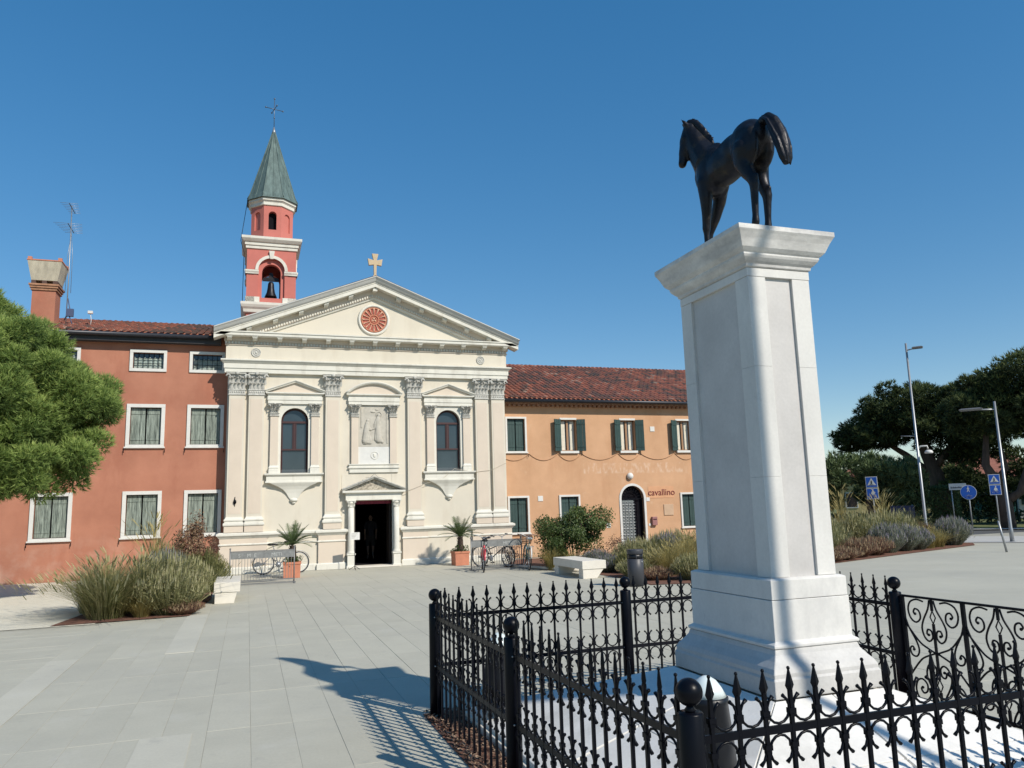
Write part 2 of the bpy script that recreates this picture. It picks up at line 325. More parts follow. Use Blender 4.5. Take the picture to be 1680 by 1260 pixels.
sheet('ground', [(-900, -900), (900, -900), (900, 900), (-900, 900)], -.03, LAWN)
plaza = sheet('plaza', [(-14, -9), (40, -9), (40, 27.9), (-14, 27.9)], -.0035, JOINT)
sheet('pavement', [(9.97, -9), (40, -9), (31.5, 21.5), (27.3, 24.6), (16.5, 27.8), (9.97, 27.8)], -.0005, PAVEB)
sheet('gravel_path', [(-14, 16.35), (-2.62, 16.35), (-2.62, 22), (-1.1, 27.45), (-1.1, 27.98), (-14, 27.98)], .006, GRAVEL)
def turned(name, d0, d1, w0, w1, z, mat):
    c, s_ = .777, .63
    return sheet(name, [(c*d+s_*w, s_*d-c*w) for d, w in ((d0, w0), (d1, w0), (d1, w1), (d0, w1))], z, mat)
turned('sidewalk', 35.4, 40.5, -8, 30, .02, SIDEWALK)
turned('road', 40.5, 47.5, -30, 60, -.012, ASPHALT)
turned('sidewalk', 47.5, 49, -30, 60, .05, SIDEWALK)

# paving slabs: 300 nearest as single pieces, the others joined
slabs = []
cols = [-2.15+.37*i for i in range(33)]
rows = []
y = 1.85
for i in range(18): rows.append((y, y+1.4833)); y += 1.4833
for ci, x in enumerate(cols):
    for ri, (a, b) in enumerate(rows):
        off = .37 if (ci+ri//3) % 2 else 0
        if b > 27.35: continue
        slabs.append((x, x+.37, a, min(b, 27.4)))
for ri in range(2, 11):                                   # strip between the two fields
    slabs.append((-2.52, -2.15, 12.45+(ri-2)*1.4833, 12.45+(ri-1)*1.4833))
for ri in range(64):                                    # the field at the left, laid crosswise
    ya = 3.2+ri*.37
    for ci in range(8):
        xb = -2.52-ci*1.4833; xa = xb-1.4833
        if ya+.37 > 16.42: continue
        slabs.append((xa, xb, ya, ya+.37))
def in_frame(cx, cy):
    v = Vector((cx, cy, -1.9)); d = v.dot(fw)
    if d < .5: return False
    return abs(v.dot(rt2)/d) < .69 and -.52 < v.dot(up2)/d < .5
def inside_monument(s): return s[1] > 1.64 and s[0] < 5.85 and s[3] > 2.9 and s[2] < 7.5
slabs = [s for s in slabs if not (s[0] > 1.63 and s[1] < 5.85 and s[2] > 2.95 and s[3] < 7.45)]
slabs.sort(key=lambda s: (not in_frame((s[0]+s[1])/2, (s[2]+s[3])/2), math.hypot((s[0]+s[1])/2, (s[2]+s[3])/2)))
slab_mesh = {}
g = .0016
for s in slabs[:300]:
    w, l = s[1]-s[0], s[3]-s[2]; key = (round(w, 3), round(l, 3))
    if key not in slab_mesh:
        mb = MB(); a, b = w/2-g, l/2-g; c = .0016
        mb.rects([(-a, a, -b, b, -.02), (-a, a, -b, b, -c), (-a+c, a-c, -b+c, b-c, 0)])
        slab_mesh[key] = mb.mesh('paving_slab', PAVE)
    o = bpy.data.objects.new('paving_slab', slab_mesh[key]); COL.objects.link(o); o.parent = plaza
    cx, cy = (s[0]+s[1])/2, (s[2]+s[3])/2
    o.location = (cx, cy, rnd.uniform(-.0015, .0015)); o.rotation_euler = (rnd.uniform(-.0012, .0012), rnd.uniform(-.0012, .0012), 0)
mb = MB()
for s in slabs[300:]:
    z = rnd.uniform(-.0015, .0015)
    mb.box(s[0]+.0012, s[1]-.0012, s[2]+.0012, s[3]-.0012, -.015, z)
part(mb, 'distant_slabs', PAVEB, plaza, kind='stuff', fixn=False)
for x0, x1, y0, y1 in ((-2.515, -2.155, 3.2, 12.45), (-.845, -.42, 3.3, 7.77), (-1.06, -.68, 12.3, 16.7)):
    part(MB().rects([(x0, x1, y0, y1, -.01), (x0, x1, y0, y1, .0055)]), 'light_slab', LIGHTPAVE, plaza)

# ------------------------------------------------------------------ church
YF = 27.5
church = thing('church', 'cream classical church front with pilasters, triangular pediment and rose window', 'church', (4.2, YF, 0))
CX = 4.2
W1 = (1.02, 1.93, 3.28, 5.52); W3 = (2*CX-1.93, 2*CX-1.02, 3.28, 5.52); DOOR = (3.51, 4.83, .06, 2.28)
mb = MB()
wall_face(mb, -.74, 9.14, 0, 8.1, YF, .28, [(*W1, True), (*W3, True), (*DOOR, False)])
mb.add([(-.74, YF, 8.1), (9.14, YF, 8.1), (CX, YF, 10.05)], [(0, 1, 2)])
mb.add([(-.74, YF, 0), (-.74, 46, 0), (-.74, 46, 8.1), (-.74, YF, 8.1)], [(0, 1, 2, 3)])
mb.add([(9.14, YF, 0), (9.14, 46, 0), (9.14, 46, 8.1), (9.14, YF, 8.1)], [(0, 1, 2, 3)])
mb.add([(-.74, 46, 0), (9.14, 46, 0), (9.14, 46, 8.1), (CX, 46, 10.05), (-.74, 46, 8.1)], [(0, 1, 2, 3, 4)])
part(mb, 'wall', CREAM, church, fixn=False)
mb = MB()     # nave behind the doorway
mb.add([(1.5, 27.79, .05), (7, 27.79, .05), (7, 36, .05), (1.5, 36, .05), (1.5, 27.79, 5), (7, 27.79, 5), (7, 36, 5), (1.5, 36, 5)], [(0, 1, 2, 3), (4, 5, 6, 7), (1, 2, 6, 5), (2, 3, 7, 6), (3, 0, 4, 7)])
part(mb, 'interior', DARK, church)
mb = MB()
for s_ in (-1, 1):
    mb.add([(CX, 26.95, 10.30), (CX+s_*5.45, 26.95, 8.14), (CX+s_*5.45, 46.3, 8.14), (CX, 46.3, 10.30)], [(0, 1, 2, 3)])
    mb.add([(CX, 26.95, 10.34), (CX+s_*5.47, 26.95, 8.17), (CX+s_*5.47, 46.3, 8.17), (CX, 46.3, 10.34)], [(0, 1, 2, 3)])
part(mb, 'roof', M('church_roof', (.26, .10, .065), .9, var=.3, scale=6, bump=.4, bscale=12), church)

def band(name, x0, x1, prof, mat=TRIM, parent=church, yb=YF+.03, y=YF):
    """moulding with mitred returns: prof = (projection, z)"""
    mb = MB(); mb.rects([(x0-p, x1+p, y-p, yb, z) for p, z in prof]); return part(mb, name, mat, parent)
# plinth
for x0, x1, p in ((-.74, .52, .17), (.52, 2.42, .08), (2.42, 3.08, .17), (5.32, 5.98, .17), (5.98, 7.88, .08), (7.88, 9.14, .17)):
    e = .003 if p > .1 else 0
    band('plinth', x0, x1, [(p-.05, .22), (p-.05, 1.14)], CREAM if p < .1 else BLUSH)
    band('plinth_base', x0, x1, [(p, 0), (p, .18), (p-.04, .22)])
    band('plinth_band', x0, x1, [(p-.045, .92-e), (p-.02, .93-e), (p-.02, .96-e), (p-.045, .98-e)])
    band('plinth_cornice', x0, x1, [(p-.045, 1.14), (p-.02, 1.17), (p+.02, 1.22), (p+.05, 1.24), (p+.05, 1.30+e), (p-.03, 1.34+e)])
for a_, b_ in ((3.08, 3.51), (4.83, 5.32)): part(MB().box(a_, b_, YF-.012, YF+.02, 0, 3.2), 'portal_backing', CREAM, church)

def leaf(mb, x, y, z, w, h, d):
    """an acanthus leaf curling forward"""
    pts = [(0, 0, .7), (.35, .25, 1.), (.7, .5, .9), (.95, 1.15, .7), (.86, 1.6, .35)]
    vs = []
    for t, o, ww in pts:
        for k in (-1, -.5, 0, .5, 1): vs.append((x+k*w*.5*ww, y-d*o-(.25*d if k == 0 else 0)+(abs(k) == 1)*.25*d, z+h*t-(abs(k) == 1)*h*.06))
    fs = [(i*5+j, i*5+j+1, i*5+j+6, i*5+j+5) for i in range(4) for j in range(4)]
    mb.add(vs, fs, True)
def volute(mb, x, y, z, r, s_):
    pts = [(x+s_*rr*math.cos(a), y-.012*i*.15, z+rr*math.sin(a)) for i, (a, rr) in enumerate([(.5*k, r*(1-.085*k)) for k in range(12)])]
    mb.tube(pts, [r*.33]*9+[r*.4]*3, 6)
def capital(x0, x1, z0, z1, p, parent, name='capital'):
    w = x1-x0; cx = (x0+x1)/2; h = z1-z0; mb = MB(); y = YF-p
    zb = z0+.26*h
    mb.rects([(x0-.02, x1+.02, y-.02, YF, z0), (x0-.035, x1+.035, y-.035, YF, z0+.025*h), (x0-.02, x1+.02, y-.02, YF, z0+.05*h), (x0-.012, x1+.012, y-.012, YF, z0+.05*h), (x0-.012, x1+.012, y-.012, YF, zb-.05*h), (x0-.035, x1+.035, y-.035, YF, zb-.03*h), (x0-.02, x1+.02, y-.02, YF, zb)])
    for k in range(7):                                     # carved frieze of the necking
        xx = x0+w*(k+.5)/7; mb.ell((xx, y-.012, z0+.15*h), (w*.055, .022, .05*h), n=8, m=4)
    mb.rects([(x0, x1, y, YF, zb), (x0+.005, x1-.005, y-.005, YF, zb+.4*h), (x0-.05, x1+.05, y-.05, YF, z1-.1*h)])
    for k in range(4): leaf(mb, x0+w*(k+.5)/4, y, zb, w/4*1.1, .3*h, .07)
    for k in range(3): leaf(mb, x0+w*(k+.5)/3, y, zb+.2*h, w/3*.9, .34*h, .085)
    for s_ in (-1, 1):
        leaf(mb, x0 if s_ < 0 else x1, y-.01, zb+.2*h, w/4, .32*h, .10)
        volute(mb, cx+s_*(w/2+.03), y-.09, z1-.19*h, .085*w/.5, s_)
        volute(mb, cx+s_*(w*.16), y-.05, z1-.2*h, .05*w/.5, -s_)
    mb.rects([(x0-.06, x1+.06, y-.06, YF, z1-.1*h), (x0-.10, x1+.10, y-.11, YF, z1-.075*h), (x0-.10, x1+.10, y-.11, YF, z1-.03*h), (x0-.12, x1+.12, y-.13, YF, z1)])
    mb.ell((cx, y-.13, z1-.05*h), (.07*w/.5, .03, .06*w/.5), n=8, m=5)
    return part(mb, name, CARVED, parent)
for x0, x1 in ((-.68, -.18), (-.05, .45), (2.5, 3.0), (5.4, 5.9), (7.95, 8.45), (8.58, 9.08)):
    p = .13
    pil = part(MB().box(x0, x1, YF-p, YF+.02, 1.80, 5.92), 'pilaster', CREAM, church)
    part(MB().box(x0+.055, x1-.055, YF-p-.006, YF-p+.02, 1.95, 5.80), 'panel', BLUSH, pil)
    part(MB().rects([(x0-.05, x1+.05, YF-p-.05, YF, 1.345), (x0-.05, x1+.05, YF-p-.05, YF, 1.56)]), 'pedestal', BLUSH, pil)
    part(MB().rects([(x0-q, x1+q, YF-p-q, YF+.01, z) for q, z in ((.075, 1.56), (.085, 1.60), (.075, 1.655), (.04, 1.665), (.035, 1.70), (.06, 1.72), (.062, 1.76), (.03, 1.79), (.012, 1.82), (-.002, 1.86))]), 'base', TRIM, pil)
    capital(x0, x1, 5.92, 6.70, p, pil)
# entablature
band('architrave', -.72, 9.12, [(.13, 6.70), (.13, 6.85), (.16, 6.855), (.16, 7.02), (.18, 7.03), (.24, 7.10), (.26, 7.11), (.26, 7.15), (.10, 7.19)])
band('frieze', -.74, 9.14, [(.085, 7.18), (.085, 7.66)], CREAM)
band('cornice_bed', -.74, 9.14, [(.083, 7.655), (.12, 7.66), (.12, 7.69), (.10, 7.70), (.10, 7.79), (.15, 7.80), (.15, 7.935)], BLUSH)
mb = MB()
for i in range(96):
    x = -.86+i*(9.92/95); mb.box(x, x+.055, YF-.145, YF-.09, 7.705, 7.785)
part(mb, 'dentils', TRIM, church, kind='stuff', fixn=False)
band('cornice', -.74, 9.14, [(.16, 7.93), (.40, 7.93), (.42, 7.95), (.42, 8.045), (.45, 8.05), (.45, 8.09), (.1, 8.12)])
for i in range(13):
    x = -.72+i*.8205
    mb = MB(); mb.prism([(YF-.14, 7.80), (YF-.30, 7.82), (YF-.37, 7.87), (YF-.37, 7.91), (YF-.14, 7.91)], 'x', x-.075, x+.075); mb.box(x-.095, x+.095, YF-.39, YF-.14, 7.908, 7.932)
    part(mb, 'bracket', TRIM, church)
# raking cornice
AP = (CX, 9.94); EX = 5.42; SL = (9.94-7.82)/EX     # bottom line of the raking cornice
def rake(prof, name, mat, s_, xe=EX, xa=0.):
    mb = MB(); loops = []
    for d in (xe, xa): loops.append([(CX+s_*d, YF-p, AP[1]-SL*d+dz) for p, dz in prof])
    mb.loft(loops); return part(mb, name, mat, church)
GREYTRIM = M('grey_gutter_moulding', (.52, .52, .50), .7, var=.08, scale=3)
for s_ in (-1, 1):
    rake([(-.05, 0), (.42, 0), (.42, .13), (.44, .135), (.44, .165), (-.05, .17)], 'raking_cornice', TRIM, s_)
    rake([(-.05, .172), (.45, .172), (.50, .215), (.56, .30), (.60, .335), (.60, .365), (-.05, .368)], 'raking_gutter', GREYTRIM, s_)
    rake([(-.03, -.30), (.10, -.30), (.10, -.2), (.12, -.19), (.13, -.12), (.13, -.002), (-.03, -.002)], 'raking_bed', BLUSH, s_, 4.75)
    rake([(-.03, -.37), (.05, -.37), (.08, -.305), (-.03, -.302)], 'raking_fillet', TRIM, s_, 4.45)
    mb = MB()
    for i in range(52):
        d = .05+i*(4.55/52); z = AP[1]-SL*d
        mb.add([(CX+s_*d, YF-.145, z-.275), (CX+s_*(d+.05), YF-.145, z-.275-SL*.05), (CX+s_*(d+.05), YF-.145, z-.205-SL*.05), (CX+s_*d, YF-.145, z-.205),
                (CX+s_*d, YF-.09, z-.275), (CX+s_*(d+.05), YF-.09, z-.275-SL*.05), (CX+s_*(d+.05), YF-.09, z-.205-SL*.05), (CX+s_*d, YF-.09, z-.205)],
               [(0, 1, 2, 3), (0, 4, 5, 1), (3, 2, 6, 7), (0, 3, 7, 4), (1, 5, 6, 2)])
    part(mb, 'raking_dentils', TRIM, church, kind='stuff')
    for i in range(1, 6):
        d = i*.86; z = AP[1]-SL*d; w = .08
        mb = MB(); loops = []
        for e in (-w, w): loops.append([(CX+s_*(d+e), YF-p, z-SL*e+dz) for p, dz in ((.12, -.13), (.30, -.11), (.36, -.06), (.36, -.003), (.12, -.003))])
        part(mb.loft(loops), 'bracket', TRIM, church)
part(MB().rects([(CX-.08, CX+.08, YF-.36, YF-.1, 9.80), (CX-.08, CX+.08, YF-.36, YF-.1, 9.925)]), 'bracket', TRIM, church)
# rosettes on the frieze
for x in (.15, 8.2):
    mb = MB(); y = YF-.086
    for rr, t in ((.145, .02), (.085, .018)): mb.tube([(x+rr*math.cos(a*.3927), y-.01, 7.42+rr*math.sin(a*.3927)) for a in range(16)], t, 6, closed=True)
    mb.ell((x, y-.01, 7.42), (.045, .03, .045)); mb.loft([[(x+.15*math.cos(a*.3927), yy, 7.42+.15*math.sin(a*.3927)) for a in range(16)] for yy in (y-.012, y+.01)])
    part(mb, 'rosette', CARVED, church)
# rose window
RZ = 8.80
rose = part(MB().loft([[(CX+.47*math.cos(a*.19635), yy, RZ+.47*math.sin(a*.19635)) for a in range(32)] for yy in (YF-.012, YF+.02)]), 'rose_window', M('rose_red_tracery', (.36, .10, .07), .85, var=.2, scale=12), church)
for rr, t, nm, mt in ((.53, .05, 'ring', TRIM), (.44, .028, 'ring', TERRA), (.175, .024, 'ring', TERRA), (.10, .016, 'ring', TERRA)):
    part(MB().tube([(CX+rr*math.cos(a*.15708), YF-.02, RZ+rr*math.sin(a*.15708)) for a in range(40)], t, 8, closed=True), nm, mt, rose)
ROSEP = M('rose_pale_stone', (.58, .36, .25), .85, var=.1)
for k in range(16):
    a = k*math.pi/8; c, s_ = math.cos(a), math.sin(a); mb = MB()
    mb.tube([(CX+c*r_, YF-.03, RZ+s_*r_) for r_ in (.19, .30, .38, .43)], [.012, .013, .028, .034], 6)
    part(mb, 'spoke', ROSEP, rose)
mb = MB()
for k in range(3):
    a = math.pi/2+k*2.094; mb.ell((CX+.05*math.cos(a), YF-.025, RZ+.05*math.sin(a)), (.035, .02, .035))
part(mb, 'trefoil', ROSEP, rose)
# cross on the apex
mb = MB()
z0 = 10.24; y0, y1 = YF-.36, YF-.26
mb.rects([(CX-.12, CX+.12, y0-.06, y1+.06, z0-.08), (CX-.10, CX+.10, y0-.05, y1+.05, z0+.08), (CX-.06, CX+.06, y0-.01, y1+.01, z0+.16)])
pts = [(-.045, .14), (-.055, .55), (-.23, .52), (-.27, .78), (-.06, .72), (-.12, .97), (.12, .97), (.06, .72), (.27, .78), (.23, .52), (.055, .55), (.045, .14)]
mb.prism([(CX+a, z0+b) for a, b in pts], 'y', y0, y1)
part(mb, 'gable_cross', SANDSTONE, church, bevel=.01)

# arched windows in their aedicules
def aedicule(cx):
    s_ = part(MB().box(cx-.83, cx+.83, YF-.02, YF+.004, 3.27, 5.7), 'window_backing', TRIM, church)
    s_.data.clear_geometry()
    mb = MB(); wall_face(mb, cx-.83, cx+.83, 3.27, 5.7, YF-.03, .05, [(cx-.455, cx+.455, 3.28, 5.52, True)])
    bk = mb.mesh('window_backing', TRIM, ORG[church], False); s_.data = bk
    for sg in (-1, 1):
        a, b = sorted((cx+sg*.55, cx+sg*.81)); p = .10
        pl = part(MB().box(a, b, YF-p, YF, 3.55, 5.24), 'pilaster', BLUSH, church)
        part(MB().rects([(a-q, b+q, YF-p-q, YF, z) for q, z in ((.03, 3.27), (.03, 3.40), (.02, 3.42), (.035, 3.46), (.0, 3.52), (-.003, 3.56))]), 'base', TRIM, pl)
        capital(a, b, 5.22, 5.655, p, pl)
    band('small_entablature', cx-.80, cx+.80, [(.10, 5.655), (.10, 5.78), (.12, 5.785), (.12, 5.90), (.10, 5.91), (.10, 5.96)])
    band('small_cornice', cx-.80, cx+.80, [(.10, 5.96), (.16, 6.0), (.18, 6.005), (.18, 6.045), (.05, 6.06)])
    for sg in (-1, 1):
        mb = MB(); loops = []
        for d in (1.0, 0.): loops.append([(cx+sg*d, YF-p, 6.40-d*.36+dz) for p, dz in ((-.02, 0), (.14, 0), (.15, .03), (.19, .06), (.19, .09), (-.02, .10))])
        part(mb.loft(loops), 'small_rake', TRIM, church)
    part(MB().prism([(cx-.88, 6.05), (cx+.88, 6.05), (cx, 6.42)], 'y', YF-.06, YF+.01), 'small_tympanum', BLUSH, church)
    band('sill', cx-.78, cx+.78, [(.02, 2.95), (.16, 2.95), (.16, 3.0), (.13, 3.01), (.13, 3.17), (.16, 3.18), (.20, 3.22), (.20, 3.265), (.0, 3.28)])
    prof = [(.80, 2.95), (.70, 2.90), (.52, 2.82), (.36, 2.72), (.25, 2.60), (.17, 2.46), (.13, 2.40)]
    mb = MB(); loops = []
    for x, z in prof: d = .02+.16*(x-.13)/.67+.02; loops.append([(cx-x, YF-d, z), (cx+x, YF-d, z), (cx+x, YF+.01, z), (cx-x, YF+.01, z)])
    mb.loft(loops); mb.ell((cx, YF-.02, 2.36), (.14, .11, .075)); mb.ell((cx, YF-.02, 2.27), (.07, .06, .04))
    part(mb, 'corbel', TRIM, church)
    a, b, c, d = cx-.455, cx+.455, 3.28, 5.52; y = YF+.14
    win = part(MB().prism(arch_pts(a+.002, b-.002, c+.002, d-.002), 'y', y+.03, y+.05), 'window', GLASS, church)
    ap = [(cx+.42*math.cos(math.pi*i/14), 5.065+.42*math.sin(math.pi*i/14)) for i in range(15)]
    part(MB().tube([(x_, y+.01, z_) for x_, z_ in [(cx+.42, 3.31)]+ap+[(cx-.42, 3.31)]], .03, 4, False), 'frame', BROWNF, win)
    part(MB().box(a, b, y-.03, y+.03, 5.0, 5.07), 'transom', BROWNF, win); part(MB().box(a, b, y-.03, y+.03, 4.06, 4.11), 'transom', BROWNF, win)
    part(MB().box(cx-.03, cx+.03, y-.02, y+.03, 4.11, 5.0), 'mullion', BROWNF, win)
    mb = MB()
    for sg in (-1, 1): mb.box(cx+sg*.23-.19, cx+sg*.23-.165, y-.01, y+.03, 4.11, 5.0); mb.box(cx+sg*.23+.165, cx+sg*.23+.19, y-.01, y+.03, 4.11, 5.0)
    part(mb, 'casement', BROWNF, win)
    mb = MB()
    for i in range(28): x = a+.02+i*.0325; mb.box(x, x+.006, y-.07, y-.06, 3.29, 3.40)
    part(mb, 'bird_spikes', GALV, win, kind='stuff')
aedicule(1.475); aedicule(2*CX-1.475)
# central niche with the relief
for sg in (-1, 1):
    a, b = sorted((CX+sg*.56, CX+sg*.80)); p = .10
    pl = part(MB().box(a, b, YF-p, YF, 3.56, 5.24), 'pilaster', BLUSH, church); capital(a, b, 5.22, 5.655, p, pl)
band('small_entablature', CX-.80, CX+.80, [(.10, 5.655), (.10, 5.78), (.12, 5.785), (.12, 5.90), (.10, 5.91), (.10, 5.96)])
band('small_cornice', CX-.80, CX+.80, [(.10, 5.96), (.16, 6.0), (.18, 6.005), (.18, 6.045), (.05, 6.06)])
mb = MB(); loops = []
ARC_R = (1.0**2+.40**2)/(2*.40); zc = 6.46-ARC_R; am = math.asin(1.0/ARC_R)
for i in range(17):
    a = -am+2*am*i/16; loops.append([(CX+(ARC_R+dz)*math.sin(a), YF-p, zc+(ARC_R+dz)*math.cos(a)) for p, dz in ((-.02, -.06), (.14, -.06), (.15, -.03), (.19, 0), (.19, .03), (-.02, .04))])
part(mb.loft(loops, True), 'segmental_pediment', TRIM, church)
part(MB().prism([(CX-.88, 6.05), (CX+.88, 6.05)]+[(CX+.93*math.cos(math.pi*i/12), 6.06+.33*math.sin(math.pi*i/12)) for i in range(1, 12)], 'y', YF-.06, YF+.01), 'small_tympanum', BLUSH, church)
rel = part(MB().box(CX-.57, CX+.57, YF-.03, YF+.01, 4.17, 5.65), 'relief_panel', M('relief_stone', (.46, .43, .37), .9, var=.12, scale=7, bump=.2), church)
def relief(fig, name):
    mb = MB()
    for p, q, a, b in fig: mb.cap((p[0], 0, p[1]), (q[0], 0, q[1]), a, b)
    mb.v = [(x+CX, YF-.045+y_*.55, z+4.17) for x, y_, z in mb.v]
    me = fused(mb, name, .012, 2); me.transform(Matrix.Translation(-ORG[church])); me.materials.append(rel.data.materials[0])
    part(me, name, None, rel)
relief([((-.22, .93), (-.22, .93), .065, .06), ((-.24, .84), (-.27, .60), .07, .10), ((-.27, .6), (-.30, .22), .10, .13), ((-.30, .2), (-.12, .14), .11, .05), ((-.22, .78), (-.12, .60), .045, .035), ((-.12, .60), (.02, .66), .032, .028), ((-.3, .16), (-.36, .12), .08, .04), ((-.2, .5), (-.13, .2), .05, .06)], 'kneeling_figure')
relief([((.17, 1.13), (.17, 1.13), .07, .07), ((.15, 1.02), (.13, .70), .075, .09), ((.13, .7), (.17, .25), .09, .12), ((.16, .3), (.30, .17), .08, .05), ((.10, .98), (.03, .80), .045, .04), ((.03, .80), (.02, .66), .035, .028), ((.12, .2), (.22, .17), .06, .04), ((.07, .6), (.06, .25), .035, .05), ((.2, .85), (.22, .4), .05, .06)], 'standing_figure')
mb = MB(); mb.box(CX-.46, CX-.42, YF-.055, YF-.02, 4.85, 5.55); mb.box(CX+.44, CX+.50, YF-.05, YF-.02, 4.3, 5.55); mb.ell((CX-.03, YF-.03, 5.42), (.1, .03, .04)); mb.ell((CX+.1, YF-.03, 5.5), (.07, .025, .03))
mb.tube([(CX+.17+.1*math.cos(a*.5236), YF-.04, 4.17+1.14+.1*math.sin(a*.5236)) for a in range(12)], .012, 5, closed=True)
part(mb, 'carved_background', rel.data.materials[0], rel)
part(MB().box(CX-.57, CX+.57, YF-.04, YF+.01, 3.56, 4.165), 'inscription_slab', WHITE, church)
mb = MB(); mb.tube([(CX+.02+.13*math.cos(a*.3927), YF-.045, 3.86+.13*math.sin(a*.3927)) for a in range(16)], .012, 5, closed=True); mb.ell((CX+.02, YF-.045, 3.86), (.05, .015, .08)); mb.ell((CX-.01, YF-.05, 3.90), (.03, .015, .03))
part(mb, 'medallion', TRIM, church)
band('niche_base', CX-.80, CX+.80, [(.06, 3.26), (.06, 3.40), (.10, 3.41), (.10, 3.46), (.07, 3.47), (.07, 3.52), (.10, 3.53), (.10, 3.56)])
# portal
PZ = 2.30
portal = part(MB().box(3.20, 5.14, YF-.20, YF+.01, PZ, 2.52), 'portal_lintel', TRIM, church)
part(MB().rects([(3.20-p, 5.14+p, YF-.2-p, YF, z) for p, z in ((0, 2.52), (.05, 2.55), (.12, 2.56), (.12, 2.62), (-.05, 2.64))]), 'lintel_cornice', TRIM, portal)
for sg in (-1, 1):
    mb = MB(); loops = []
    for d in (1.10, 0.): loops.append([(CX-.03+sg*d, YF-p, 3.06-d*.385+dz) for p, dz in ((-.01, -.03), (.26, -.03), (.27, 0), (.32, .03), (.32, .06), (-.01, .07))])
    part(mb.loft(loops), 'portal_rake', CARVED, portal)
    x = CX-.03+sg*.79
    colm = part(MB().lathe([(.105, .56), (.11, .60), (.105, 1.0), (.095, 2.06)], (x, YF-.17, 0), 16), 'column', TRIM, portal)
    part(MB().rects([(x-.15, x+.15, YF-.32, YF, 0), (x-.15, x+.15, YF-.32, YF, .08), (x-.12, x+.12, YF-.29, YF, .10), (x-.12, x+.12, YF-.29, YF, .42), (x-.15, x+.15, YF-.32, YF, .45), (x-.15, x+.15, YF-.32, YF, .50)]), 'pedestal', TRIM, colm)
    part(MB().lathe([(.14, .50), (.14, .53), (.115, .55), (.125, .57), (.105, .59)], (x, YF-.17, 0), 16), 'base', TRIM, colm)
    mb = MB(); mb.lathe([(.10, 2.05), (.115, 2.07), (.10, 2.09), (.11, 2.18), (.15, 2.26)], (x, YF-.17, 0), 16)
    for k in range(5): leaf(mb, x-.1+.05*k, YF-.27, 2.09, .05, .12, .04)
    mb.box(x-.155, x+.155, YF-.325, YF, 2.262, 2.299); volute(mb, x-.12, YF-.30, 2.225, .035, -1); volute(mb, x+.12, YF-.30, 2.225, .035, 1)
    part(mb, 'capital', TRIM, colm)
part(MB().prism([(CX-.95, 2.64), (CX+.89, 2.64), (CX-.03, 3.02)], 'y', YF-.12, YF), 'portal_tympanum', M('old_painting', (.19, .16, .13), .8, var=.5, scale=14, col2=(.38, .34, .27)), portal)
for a_ in (3.44, 4.83): part(MB().box(a_, a_+.07, YF-.06, YF+.278, .06, 2.30), 'door_jamb', TRIM, portal)
part(MB().rects([(3.30, 5.05, YF-.36, YF+.3, 0), (3.30, 5.05, YF-.36, YF+.3, .055)]), 'threshold', STONE, portal, bevel=.01)
VAL = M('dark_red_cloth', (.16, .02, .04), .8)
mb = MB(); vs = []
for i in range(41):
    x = 3.52+i*1.30/40; vs += [(x, YF+.10+.012*math.sin(i*1.3), 2.275), (x, YF+.10+.02*math.sin(i*1.3+.4), 2.16)]
mb.add(vs, [(2*i, 2*i+1, 2*i+3, 2*i+2) for i in range(40)], True); part(mb, 'valance', VAL, portal)
for x0 in (3.53, 4.77): part(MB().box(x0, x0+.045, YF+.15, YF+.8, .06, 2.28), 'door_leaf', M('old_dark_wood', (.03, .022, .018), .6, var=.3, scale=5, stretch=(4, 4, .4)), portal)
mb = MB()
star = [(CX-.55, 2.72), (CX-.60, 2.86), (CX-.50, 2.84), (CX-.42, 2.95), (CX-.40, 2.86), (CX-.28, 2.90), (CX-.33, 3.02), (CX-.18, 3.0), (CX-.02, 3.14), (CX+.10, 3.02), (CX+.28, 2.98), (CX+.42, 2.90)]
mb.tube([(x, YF-.30, z+.06) for x, z in star], .008, 5, False); part(mb, 'light_wire', GREYMETAL, portal)
# wall fittings
mb = MB(); mb.ell((-.41, YF-.16, 2.34), (.05, .05, .08)); mb.tube([(-.41, YF-.14, 2.5), (-.41, YF-.2, 2.44), (-.41, YF-.16, 2.34), (-.41, YF-.15, 2.2)], .012, 6); part(mb, 'lantern', IRON, church)
mb = MB()
mb.tube([(.15+i*.0, YF-.14, 0) for i in range(2)], .001, 4); mb = MB()
pts = [(5.2, 2.52), (5.6, 2.66), (6.1, 2.86), (6.6, 2.95), (7.1, 3.35), (7.9, 3.22), (8.5, 3.28), (9.1, 3.55)]
mb.tube([(x, YF-.15, z) for x, z in pts], .007, 5); part(mb, 'cable', M('cream_cable', (.5, .44, .35), .7), church)

